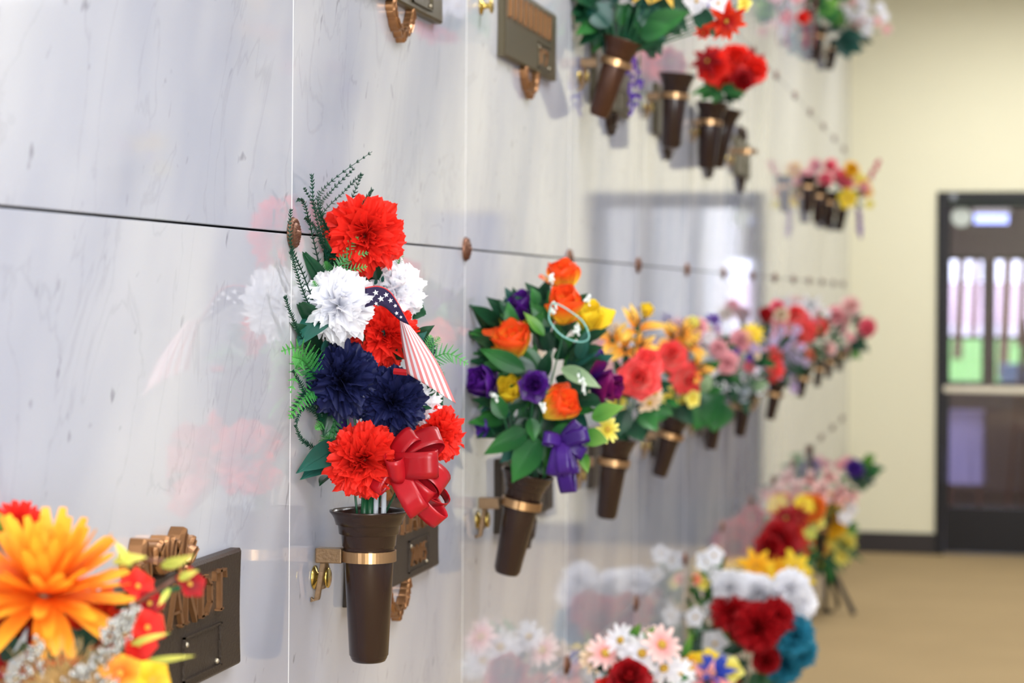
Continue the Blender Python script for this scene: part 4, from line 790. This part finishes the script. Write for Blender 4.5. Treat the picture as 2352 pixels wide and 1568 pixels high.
bouquet('lily_bouquet', 'bouquet of orange lilies above two coral roses and yellow blossoms', 3, m3, [
 ('lily', 1545, 770, 44, LILY, (.2, 1.0)), ('lily', 1590, 790, 42, LILY, (.6, .5)), ('lily', 1610, 845, 36, LILY, (.9, .1)), ('lily', 1570, 760, 40, LILY, (.4, .9)), ('rose', 1543, 818, 42, CORAL, (.0, .5), -.07), ('rose', 1575, 868, 40, CORAL, (.6, -.2), -.05), ('rose', 1590, 880, 30, CORAL, (.9, -.2)), ('open', 1535, 905, 24, PALEY, (-.2, .1)), ('open', 1572, 925, 26, PALEY, (.2, -.2)), ('open', 1590, 915, 22, PALEY, (.6, 0)), ('bud', 1592, 745, 15, PALEY, (.5, 2.0))],
 [((1530, 930), (1500, 970), 40, LEAFM), ((1560, 930), (1590, 975), 40, LEAFD), ((1615, 900), (1630, 860), 30, LEAFG)], (1500, 800, 1630, 950, 30, 36), seed=3)
m4 = V(4, 1648, 925, 1632, 1031, 'half hidden by a broad green leaf')
bouquet('mixed_bouquet', 'bouquet of small pink and purple blooms with silver leaves and one broad green leaf', 4, m4, [
 ('rose', 1605, 748, 22, PINK), ('star', 1637, 735, 24, VIOLET, (.2, 1.2)), ('open', 1616, 762, 14, DPINK), ('open', 1648, 755, 12, LAV), ('carnation', 1668, 832, 26, PINK), ('carnation', 1650, 800, 20, PINK), ('open', 1628, 775, 18, WHITE), ('open', 1600, 775, 16, PINK), ('open', 1620, 870, 16, DPINK), ('open', 1640, 850, 14, WHITE)],
 [((1650, 900), (1592, 985), 80, LEAFM), ((1650, 920), (1640, 990), 78, LEAFM), ((1625, 860), (1600, 905), 50, LEAFM), ((1640, 840), (1600, 800), 36, SILV), ((1650, 840), (1655, 785), 34, SILV)], (1590, 760, 1680, 930, 30, 34), seed=4)
m5 = V(5, 1714, 905, 1698, 1001, 'under small white and red flowers')
bouquet('mixed_bouquet', 'dark leafy bouquet dotted with small white, red and purple flowers and a yellow daisy', 5, m5, [
 ('carnation', 1700, 784, 27, PINK), ('star', 1728, 768, 32, YELLOW, (.2, .6)), ('open', 1710, 870, 15, WHITE), ('open', 1684, 896, 14, WHITE), ('open', 1655, 882, 12, WHITE), ('open', 1745, 900, 10, WHITE), ('open', 1708, 798, 12, RED), ('open', 1720, 842, 16, DPINK), ('open', 1662, 852, 16, DPINK), ('open', 1690, 806, 11, VIOLET), ('open', 1735, 800, 14, LAV), ('open', 1722, 820, 12, VIOLET), ('open', 1738, 815, 12, CREAM), ('open', 1682, 840, 10, LAV), ('bud', 1712, 905, 14, SILV)],
 [((1730, 890), (1765, 880), 30, LEAFG), ((1700, 900), (1720, 950), 30, LEAFD)], (1640, 780, 1760, 920, 55, 30), seed=5)
m6 = V(6, 1785, 880, 1768, 963, 'below a coral flower seen from the side')
bouquet('mixed_bouquet', 'bouquet with a coral zinnia seen edge on and one dark pink bud on top', 6, m6, [
 ('mum', 1770, 825, 34, CORAL, (1.4, 0)), ('mum', 1776, 850, 28, CORAL, (1.2, -.2)), ('bud', 1759, 728, 18, DRED, (-.1, 1.5)), ('rose', 1786, 706, 20, DPINK), ('rose', 1795, 722, 18, CREAM), ('bud', 1745, 860, 12, WHITE)],
 [], (1745, 750, 1815, 880, 24, 28), seed=6)
m7 = V(7, 1850, 850, 1837, 912, 'beneath the drooping lavender flowers in the middle row')
lv = [('open', 1808+q.gauss(0, 20), 815+q.gauss(0, 34), 12, LAV) for k in range(46)]
bouquet('lavender_bouquet', 'drooping cluster of pale lavender flowers in the middle row', 7, m7, lv, [], (1790, 770, 1840, 860, 10, 22), seed=7)
m8 = V(8, 1885, 830, 1876, 888, 'beneath the coral roses, ninth in the middle row')
bouquet('rose_bouquet', 'bouquet of coral pink roses between the lavender cluster and the white lily', 8, m8, [
 ('rose', 1828, 722, 24, CORAL), ('rose', 1850, 760, 30, CORAL, (.1, -.2)), ('rose', 1845, 730, 20, DPINK), ('rose', 1862, 815, 18, PEACH, (1, 0)), ('rose', 1840, 775, 22, CORAL)], [], (1820, 740, 1890, 850, 26, 24), seed=8)
m9 = V(9, 1910, 815, 1901, 868, 'tenth in the middle row, among dark vases near the corner')
bouquet('mixed_bouquet', 'white lily above coral and blush roses, second bouquet from the corner', 9, m9, [
 ('lily', 1862, 702, 28, WHITE, (0, .6)), ('rose', 1884, 752, 22, CORAL), ('rose', 1870, 745, 16, DPINK), ('rose', 1903, 800, 20, LPINK), ('open', 1900, 720, 10, WHITE)], [], (1860, 730, 1930, 830, 22, 22), seed=9)
m10 = V(10, 1936, 800, 1926, 852, 'last in the middle row, nearest the corner')
bouquet('rose_bouquet', 'round pale pink roses nearest the corner, in the middle row', 10, m10, [
 ('rose', 1920, 724, 27, PINK), ('rose', 1954, 702, 26, LPINK), ('rose', 1992, 752, 25, DPINK, (.8, .1)), ('open', 1936, 758, 14, PINK), ('open', 1954, 776, 14, PINK), ('open', 1948, 802, 12, PINK), ('rose', 1940, 735, 16, LPINK)], [((1950, 790), (1990, 800), 24, LEAFD), ((1955, 800), (1975, 825), 18, LEAFL)], (1915, 730, 1985, 820, 34, 22), seed=10)

# ---- upper row
knob(YV(1)-.008, P(1125, 15, YV(1)).z, 'single brass spool knob without a vase, left of the olive plaque at the top')
u2 = V(2, 1432, 92, 1374, 268, 'leaning right under dark foliage, upper row', m2=True)
Bq = bouquet('foliage_bouquet', 'dark green foliage bouquet with red, white and orange flowers at the top edge', 2, u2, [
 ('lily', 1530, -25, 40, LILY, (0, -.2)), ('open', 1600, 2, 30, WHITE, (.1, -.1)), ('open', 1650, 8, 28, WHITE, (.3, 0)), ('open', 1626, 4, 18, VIOLET, (.2, .1)), ('star', 1668, 48, 52, RORANGE, (.5, -.5)), ('open', 1708, 8, 20, PALEY), ('lily', 1480, -30, 36, LILY, (0, 0)), ('star', 1615, 75, 22, RORANGE, (.2, -1))],
 [((1480, 70), (1575, 25), 60, LEAFM), ((1470, 80), (1540, 60), 50, LEAFM), ((1600, 20), (1640, 80), 46, LEAFD), ((1400, 60), (1345, 0), 60, LEAFT)], (1345, -70, 1530, 70, 170, 74), seed=12, fillm=[LEAFD, LEAFT, LEAFD, LEAFM])
for k in range(9): stem(Bq, u2+Vector((.005*(k-4), 0, -.02)), P(1380+22*k, 20, YV(2)-.02), .0022)
spr = P(1440, 95, YV(2)+.25)
sp = thing('purple_flower_sprig', 'hanging sprig of small purple flowers behind the leaning bronze vase', 'flower', spr)
pp = P(1470, 120, YV(2)+.30); stem(sp, P(1455, 60, YV(2)+.30), pp); q = random.Random(8)
for k in range(26):
    x_, z_ = q.uniform(1445, 1478), q.uniform(110, 258); c_ = P(x_, z_, YV(2)+.30); leaf(sp, c_, P(x_+q.uniform(-10, 10), z_+q.uniform(8, 18), YV(2)+.29), .008, VIOLET, seed=k, name='petal')
for x_ in (1452, 1470): stem(sp, pp, P(x_, 255, YV(2)+.30), .0012)
u3 = V(3, 1555, 170, 1540, 340, 'standing empty and upright in the upper row')
u4 = V(4, 1636, 236, 1622, 388, 'with red flowers in the upper row')
vase_at(4, 1672, 250, 1644, 385, 'brown vase leaning right, tucked behind the vase of red flowers', '', bracket_on=False, y=YV(4)+.26)
bouquet('red_flower_bouquet', 'bright red ruffled flowers over green leaves in the upper row', 4, u4, [
 ('rose', 1638, 150, 44, RED, (-.3, .4)), ('rose', 1690, 140, 48, RED, (.1, .6)), ('rose', 1728, 160, 40, RED, (.6, .2)), ('rose', 1668, 175, 40, RED, (0, -.2)), ('star', 1730, 150, 42, DRED, (.6, .4), .02), ('star', 1625, 140, 40, DRED, (-.5, .4), .02), ('rose', 1705, 185, 32, DRED, (.2, -.4))],
 [((1645, 200), (1592, 212), 24, LEAFM), ((1650, 205), (1640, 235), 30, LEAFM), ((1655, 200), (1710, 215), 28, LEAFM), ((1640, 205), (1610, 228), 26, LEAFM)], (1620, 190, 1690, 225, 12, 30), seed=14)
bracket(YV(5), P(1700, 347, YV(5)).z, P(1716, 348, YV(5)), 'empty bronze bracket ring without a vase, upper row'); knob(YV(5)-.008, P(1700, 347, YV(5)).z-.026, 'brass spool knob of the empty bracket ring')
u8 = V(8, 1858, 404, 1853, 488, 'empty, leftmost of four crowded at upper right'); V(9, 1884, 424, 1877, 512, 'second of four crowded at upper right'); V(10, 1910, 440, 1900, 524, 'third of four crowded at upper right'); u11 = V(11, 1940, 455, 1926, 530, 'holding pink and yellow flowers, end of the upper row')
Bq = bouquet('mixed_bouquet', 'small bouquet of pink and yellow blooms at the far end of the upper row', 11, u11, [
 ('carnation', 1908, 380, 15, DPINK), ('carnation', 1896, 412, 16, DPINK), ('carnation', 1930, 402, 14, DPINK), ('carnation', 1944, 420, 16, DPINK), ('rose', 1956, 388, 20, GOLDY), ('open', 1948, 455, 25, YELLOW, (-.2, 0)), ('open', 1978, 420, 20, LILY), ('open', 1990, 440, 18, LILY), ('open', 1998, 470, 12, PALEY), ('carnation', 1985, 432, 12, PINK), ('open', 1975, 410, 14, PALEY)], [], (1925, 400, 1985, 470, 24, 20), seed=15, y=YV(9.9))
sprig(Bq, P(1970, 462, YV(10)), P(1976, 545, YV(10)), 34, .010, mat('lavender_bead', (140, 110, 165), .6), seed=3, spread=1.2)
sprig(Bq, P(1990, 420, YV(10)), P(2022, 368, YV(10)), 10, .010, mat('rose_bud_pink', (205, 70, 100), .6), seed=5, spread=1.0)
# ---- top row
t10 = V(10, 1920, 92, 1903, 160, 'under white blossoms at the top, near the corner'); t9 = V(9, 1886, 60, 1872, 140, 'behind the maroon ribbon at the top')
Bq = bouquet('white_blossom_bouquet', 'spray of tiny white blossoms and dark leaves high near the corner', 10, t10, [('open', 1985+q.gauss(0, 24), 38+q.gauss(0, 20), 13, q.choice([WHITE, WHITE, LPINK])) for k in range(20)]+[('open', 2022, 18, 14, WHITE), ('open', 1965, 60, 13, LPINK)],
 [((1930, 80), (1950, 135), 46, LEAFT), ((1940, 90), (1975, 120), 40, LEAFT), ((1930, 80), (1985, 85), 34, LEAFT), ((1915, 60), (1935, 20), 40, LEAFL), ((1890, 0), (1930, 30), 40, LEAFL)], (1900, 40, 1975, 110, 24, 30), seed=16, fillm=[LEAFT, LEAFD])
Bq = bouquet('foliage_bouquet', 'green leaves with hanging maroon ribbons, cut off by the top edge', 9, t9, [('rose', 1845, 40, 16, RED, (0, 0)), ('open', 1830, -10, 20, PINK)], [((1880, 30), (1925, 0), 44, LEAFL), ((1870, 20), (1890, -30), 40, LEAFM), ((1890, 40), (1930, 20), 40, LEAFM)], (1860, -40, 1920, 30, 14, 34), seed=17, y=YV(8))
for (xa, xb_) in ((1872, 1864), (1850, 1848)):
    yy = YV(8)-.04; ribbon(Bq, [(P(xa-5+3*math.sin(k), -20+k*13, yy), P(xa+5+3*math.sin(k)+(xb_-xa)*k/10, -20+k*13, yy)) for k in range(11)], MAROON)

# ---- lower row (their vases hang below the picture edge or behind the blooms)
def LV_(i, **k):
    y = YV(i); c_ = Vector((.065, y, .49))
    v = link('flower_vase', VM, axisM(c_-Vector((.02, 0, .165)), Vector((.12, 0, 1)), 1.0)); return c_, v
LOW = [(2, 'below the lower red rose'), (3, 'below the blue and pink lilies'), (4, 'below the white orchid spire'), (6, 'below the yellow pointed flowers'), (7, 'below the dark red roses'), (9, 'below the pale pink lilies'), (11, 'below the pink and purple flowers in the corner')]
mo = {}
for i, l in LOW:
    mo[i], v = LV_(i); tag(v, 'brown vase in the lowest row '+l, 'vase', 'brown vases along the crypt wall'); bracket(YV(i), mo[i].z-.05, mo[i]-Vector((.006, 0, .05)), 'bronze bracket in the lowest row '+l, Vector((.12, 0, 1)))
bouquet('daisy_bouquet', 'red rose among white and blush daisies at the bottom edge', 2, mo[2], [
 ('rose', 1446, 1560, 58, DRED, (0, .9), -.08), ('rose', 1400, 1590, 45, RED, (-.3, .6)), ('daisy', 1390, 1500, 42, LPINK), ('daisy', 1425, 1470, 36, WHITE), ('daisy', 1475, 1500, 44, WHITE), ('daisy', 1520, 1480, 44, LPINK), ('daisy', 1525, 1535, 44, WHITE), ('star', 1495, 1465, 34, LPINK), ('open', 1450, 1505, 30, WHITE), ('daisy', 1365, 1510, 36, CREAM), ('daisy', 1560, 1545, 36, WHITE), ('rose', 1500, 1595, 40, RED)],
 [((1470, 1480), (1500, 1440), 24, LEAFL), ((1450, 1460), (1470, 1435), 22, LEAFL)], (1380, 1490, 1550, 1620, 40, 50), seed=21)
bouquet('lily_bouquet', 'blue star shaped bloom with pink and yellow lilies at the bottom edge', 3, mo[3], [
 ('lily', 1625, 1565, 50, petal_mat((240, 140, 140), (248, 180, 175)), (0, .5), -.06), ('star', 1640, 1545, 52, petal_mat((40, 60, 170), (56, 84, 190)), (.1, .6), -.03), ('open', 1605, 1520, 28, YELLOW), ('open', 1580, 1520, 24, GOLDY), ('open', 1675, 1540, 34, PALEY), ('open', 1570, 1560, 30, WHITE), ('rose', 1680, 1580, 34, DRED), ('open', 1630, 1515, 26, YELLOW)],
 [((1570, 1510), (1590, 1455), 20, LEAFL)], (1570, 1540, 1690, 1620, 26, 40), seed=22)
bouquet('orchid_bouquet', 'tall spire of white open blossoms on green leaves, left of the red and teal bouquet', 4, mo[4], [
 ('open', 1624, 1290, 30, WHITE, (.1, .4)), ('open', 1650, 1330, 26, WHITE, (.3, .4)), ('open', 1640, 1275, 24, WHITE), ('open', 1597, 1417, 25, WHITE, (-.1, .1)), ('open', 1635, 1400, 24, WHITE), ('open', 1642, 1478, 34, WHITE, (0, .1)), ('open', 1655, 1500, 30, WHITE), ('open', 1615, 1340, 18, PALEY), ('open', 1655, 1370, 18, LPINK), ('open', 1600, 1330, 14, PEACH)],
 [((1610, 1450), (1590, 1500), 40, LEAFD)], (1585, 1300, 1670, 1545, 80, 40), seed=23, fillm=[LEAFM, LEAFD, LEAFL])
fvx = P(1735, 1500, YV(3.9)).x; FVp = [(0.0001, 0), (.05, 0), (.055, .01), (.06, .2), (.075, .33), (.078, .34), (.07, .335), (.055, .2), (.0001, .02)]
fvo = link('floor_vase', MB().lathe(FVp, 32).mesh('floor_vase', [VASE], True), Matrix.Translation((fvx, YV(3.9), 0))); tag(fvo, 'tall dark floor vase under the white, red and teal bouquet', 'vase')
bouquet('tricolour_bouquet', 'large bouquet of white, deep red and teal ruffled flowers beside the orchid spire', 4, Vector((fvx, YV(3.9), .33)), [
 ('carnation', 1678, 1352, 40, WHITE), ('carnation', 1742, 1362, 44, WHITE), ('carnation', 1815, 1352, 44, WHITE, (.4, .4)), ('carnation', 1838, 1385, 38, WHITE, (.7, .1)), ('carnation', 1710, 1345, 32, WHITE),
 ('carnation', 1680, 1405, 44, DRED, (-.3, .2), -.05), ('carnation', 1740, 1440, 56, DRED, (0, 0), -.09), ('carnation', 1780, 1420, 44, DRED, (.3, .2), -.07), ('carnation', 1760, 1515, 32, DRED, (0, -.3), -.05), ('carnation', 1705, 1440, 36, DRED),
 ('carnation', 1822, 1460, 46, TEAL, (.7, .1)), ('carnation', 1800, 1525, 44, TEAL, (.5, -.3)), ('carnation', 1838, 1495, 38, TEAL, (.9, -.1)), ('carnation', 1815, 1425, 30, TEAL, (.8, .3))],
 [], (1690, 1420, 1800, 1600, 60, 50), seed=24, parts=True, y=YV(3.9))
bouquet('yellow_flower_bouquet', 'golden yellow pointed flowers just above the white, red and teal bouquet', 6, mo[6], [
 ('star', 1735, 1300, 44, GOLDY), ('star', 1775, 1305, 50, GOLDY, (.1, .9)), ('star', 1822, 1305, 50, YELLOW, (.4, .7)), ('star', 1790, 1330, 44, GOLDY), ('star', 1845, 1330, 34, YELLOW, (.8, .2)), ('star', 1755, 1325, 36, YELLOW)], [], (1740, 1320, 1830, 1380, 20, 34), seed=25)
yst = 9.95; fp = FP(1880, 1408); yst = fp.y
bs = thing('floor_stand', 'thin dark wire floor stand under the red and orange wreath of flowers', 'stand', (fp.x+.05, yst, 0)); hub = P(1900, 1285, yst)
for (x_, y_) in ((fp.x+.03, yst), (fp.x+.17, yst-.05), (fp.x+.08, yst+.2)): MB().tube([hub, (x_, y_, .008)], .012, 6).build('stand_leg', DARKF, bs)
MB().tube([(fp.x+.012, yst, .009), (fp.x+.07, yst, .009)], .009, 6).build('stand_foot', DARKF, bs)
MB().lathe([(.03, -.05), (.07, .0), (.075, .06), (.065, .06), (.02, -.04)], 20, Matrix.Translation(hub+Vector((0, 0, .03)))).build('stand_basket', DARKF, bs)
Bq = bouquet('standing_bouquet', 'big red, orange and yellow bouquet in the wire floor stand, with trailing green sprays', 8, hub+Vector((0, 0, .05)), [
 ('carnation', 1905, 1195, 40, GOLDY, (.4, 0), -.05), ('carnation', 1895, 1155, 30, GOLDY), ('carnation', 1865, 1165, 30, petal_mat((240, 110, 20), (248, 140, 50))), ('carnation', 1920, 1170, 30, petal_mat((240, 110, 20), (248, 140, 50))), ('rose', 1868, 1195, 26, PALEY), ('open', 1845, 1160, 24, YELLOW), ('open', 1905, 1240, 28, PALEY), ('open', 1945, 1245, 26, PALEY), ('open', 1890, 1260, 20, LILY), ('open', 1930, 1280, 20, PALEY), ('open', 1855, 1255, 18, RORANGE), ('open', 1845, 1215, 18, RORANGE), ('open', 1900, 1290, 18, YELLOW)],
 [((1900, 1260), (1940, 1320), 14, LEAFM), ((1890, 1260), (1910, 1350), 12, LEAFM), ((1920, 1240), (1985, 1290), 12, LEAFM), ((1910, 1270), (1915, 1340), 14, LEAFM), ((1910, 1200), (1975, 1230), 16, LEAFL)], (1850, 1170, 1950, 1300, 80, 34), y=yst-.1, seed=26, fillm=[LEAFM, LEAFL, LEAFD, LEAFY])
bouquet('dark_rose_bouquet', 'two rows of dark red blooms with green berries, left of the standing orange bouquet', 7, mo[7], [('rose', 1790, 1240, 46, DRED, (-.2, 0), -.06), ('rose', 1765, 1258, 34, DRED), ('star', 1805, 1190, 36, DRED, (0, .5)), ('star', 1832, 1184, 30, DRED), ('open', 1840, 1240, 20, RORANGE), ('open', 1830, 1215, 16, RORANGE), ('open', 1860, 1225, 16, LEAFY), ('open', 1815, 1270, 16, DRED)], [], (1790, 1190, 1870, 1300, 40, 30), seed=36, fillm=[LEAFM, LEAFL, LEAFG])
bouquet('pale_lily_bouquet', 'loose pale pink and white lilies above the red and orange bouquet', 9, mo[9], [
 ('lily', 1860, 1102, 24, LPINK), ('lily', 1905, 1095, 26, LPINK), ('lily', 1885, 1128, 28, LPINK), ('lily', 1930, 1130, 26, LPINK), ('open', 1950, 1170, 20, WHITE), ('lily', 1958, 1138, 22, LPINK), ('lily', 1915, 1145, 22, LPINK), ('open', 1940, 1190, 18, WHITE)], [], (1870, 1100, 1960, 1180, 16, 22), seed=27, fillm=[LEAFL, LEAFM])
bouquet('corner_bouquet', 'small pink, purple and green bouquet low in the corner by the end wall', 11, mo[11], [
 ('open', 1930, 1068, 15, PINK), ('open', 1945, 1060, 15, PINK), ('carnation', 1962, 1075, 20, VIOLET), ('carnation', 1978, 1085, 16, LAV), ('open', 1995, 1050, 10, LEAFL)], [((1985, 1080), (2032, 1075), 26, LEAFM), ((1975, 1090), (2010, 1110), 24, LEAFD), ((1980, 1070), (2010, 1045), 24, LEAFL), ((1960, 1090), (1970, 1120), 22, LEAFD)], (1950, 1060, 2000, 1110, 22, 22), seed=28)
ab = P(1860, 1022, YV(9)); gp = thing('bronze_strip', 'narrow dark bronze strip hanging on the wall above the pale pink lilies', 'plaque', (0, YV(9), ab.z-.1))
MB().box((.0005, YV(9)-.02, ab.z-.13), (.016, YV(9)+.02, ab.z)).build('plate', PLATE, gp); MB().ball((.016, YV(9), ab.z-.02), .006).build('plate_pin', RELIEF, gp)

# ---- foreground bouquet, bottom left
Yf = YV(-1)
af = P(188, 1900, Yf); vv = link('flower_vase', VM, axisM(af, Vector((.02, 0, 1)))); tag(vv, 'brown vase below the orange chrysanthemum, mostly under the bottom edge', 'vase', 'brown vases along the crypt wall'); mf = af+Vector((0, 0, .168))
bracket(Yf, af.z+.119, af+Vector((.002, 0, .119)), 'bronze bracket of the vase below the orange chrysanthemum'); knob(Yf-.008, af.z+.119-.026, 'brass spool knob below the orange chrysanthemum')
F_ = thing('autumn_bouquet', 'blurred foreground bouquet with a huge orange chrysanthemum, red blooms and glitter beads', 'bouquet', mf)
MUMO = MUM
for k, (kind, px, py, r, dy, m, (fx, fy)) in enumerate([
    ('bigmum', 105, 1345, 200, -.10, MUMO, (.0, 3.0)), ('mum', 40, 1205, 60, .0, RED, (0, .6)), ('mum', 60, 1225, 60, .02, DRED, (0, .6)), ('mum', 225, 1440, 100, -.04, RORANGE, (0, .3)), ('mum', 60, 1450, 110, -.04, DRED, (0, .3)), ('carnation', 130, 1440, 80, -.03, RORANGE, (0, .2)), ('mum', 100, 1390, 90, .0, DRED, (0, 1)),
    ('open', 318, 1345, 42, -.06, RED, (.5, .4)), ('open', 345, 1385, 36, -.06, DRED, (.6, .1)), ('open', 438, 1340, 38, -.05, DRED, (.7, .5)), ('open', 340, 1440, 44, -.07, RED, (.4, .2)), ('open', 320, 1480, 44, -.07, RED, (.3, -.2)), ('open', 275, 1545, 52, -.10, MUMO, (0, .3)), ('open', 350, 1560, 46, -.09, GOLDY, (.2, .3)), ('mum', 20, 1560, 60, -.05, DRED, (0, .2))]):
    yy = Yf+dy; R_ = r*mpp(P(px, py, yy)); p = clamp_y(px, py, yy, .01); ax = toward(p, fx, fy)
    o, foot = bloom(F_, kind, p-ax*R_*.1, ax, R_, m, True, seed=k*5+1, label='huge orange chrysanthemum' if k == 0 else None); stem(F_, foot, mf, .002)
GLIT = mat('silver_glitter_bead', (168, 166, 160), .2, .95)
for k, (x, y_, x2, y2, n_, r_) in enumerate(((220, 1500, 312, 1395, 75, .0021), (60, 1568, 95, 1470, 45, .0021), (150, 1568, 215, 1530, 50, .0021), (200, 1560, 300, 1440, 60, .0021), (0, 1565, 40, 1560, 20, .0021), (215, 1590, 260, 1560, 20, .0021))):
    sprig(F_, P(x, y_, Yf-.17), P(x2, y2, Yf-.17), n_, r_, GLIT, seed=k, stemm=GOLDF, name='glitter_spray', spread=3.3)
tn = MB(); q = random.Random(4)
for k in range(150):
    a = q.uniform(.2, 2.9); l = q.uniform(50, 150); cx_ = 140+q.uniform(-40, 40); tn.tube([P(cx_, 1600, Yf-.15), P(cx_+l*math.cos(a), 1600-l*math.sin(a)*1.0, Yf-.15+q.uniform(-.02, .02))], [.0006, .0002], 3)
tn.build('gold_tinsel', GOLDF, F_)
for k, (pa, pb_, w_, m) in enumerate([((300, 1300), (268, 1245), 24, LEAFY), ((260, 1290), (330, 1275), 26, LEAFY), ((370, 1300), (440, 1280), 26, LEAFY), ((410, 1330), (450, 1310), 20, LEAFY), ((330, 1520), (440, 1505), 16, LEAFY), ((20, 1568), (60, 1450), 30, SILV), ((180, 1480), (240, 1430), 50, LEAFD), ((200, 1500), (130, 1440), 60, LEAFD), ((240, 1500), (200, 1540), 60, LEAFD), ((390, 1350), (365, 1390), 14, LEAFY), ((100, 1500), (160, 1460), 60, LEAFD), ((0, 1500), (60, 1480), 60, LEAFD), ((10, 1220), (0, 1180), 30, LEAFL), ((300, 1480), (380, 1450), 18, LEAFY)]):
    a = P(pa[0], pa[1], Yf-.08); b = P(pb_[0], pb_[1], Yf-.09); leaf(F_, a, b, w_*mpp(a), m, seed=k)
for k, (pa, pb_) in enumerate((((260, 1420), (400, 1330)), ((180, 1520), (300, 1440)), ((330, 1285), (400, 1290)))): stem(F_, P(pa[0], pa[1], Yf-.08), P(pb_[0], pb_[1], Yf-.08), .0016, WOOD)

# ---- opposite wall: bouquets that show only as soft reflections in the marble
def mirror_pt(px, py, x=WID-.08):
    d_ = ray(px, py); s1 = (0-D)/d_.x; h = CAM+d_*s1; d2 = Vector((-d_.x, d_.y, d_.z)); return h+d2*((x-h.x)/d2.x)
for k, (px, py, ms_, lb) in enumerate((((760), 190, (VIOLET, DRED, MAROON), 'violet and dark red'), (560, 40, (YELLOW, PALEY, GOLDY), 'yellow'), (300, 330, (PALEY, LAV, YELLOW), 'pale yellow and lilac'), (610, 110, (LAV, PINK, VIOLET), 'lilac and pink'))):
    p = mirror_pt(px, py); Bq = thing('opposite_bouquet', lb+' bouquet on the opposite wall, seen only mirrored in the marble', 'bouquet', p); q = random.Random(k)
    for j in range(9):
        c_ = p+Vector((-q.uniform(0, .1), q.uniform(-.12, .12), q.uniform(-.12, .12))); bloom(Bq, 'open', c_, Vector((-1, q.uniform(-.6, .2), q.uniform(-.2, .6))), .045, ms_[j % 3], False, seed=j)
    for j in range(14):
        c_ = p+Vector((q.uniform(0, .03), q.uniform(-.1, .1), q.uniform(-.14, .08))); leaf(Bq, c_, c_+Vector((-.05, q.uniform(-.07, .07), q.uniform(-.07, .07))), .04, LEAFD, Vector((-1, 0, 0)), seed=j)
    v = link('flower_vase', VM, Matrix.Translation(p-Vector((.0, 0, .28)))); tag(v, 'brown vase of the %s bouquet on the opposite wall' % lb, 'vase', 'vases on the opposite wall')
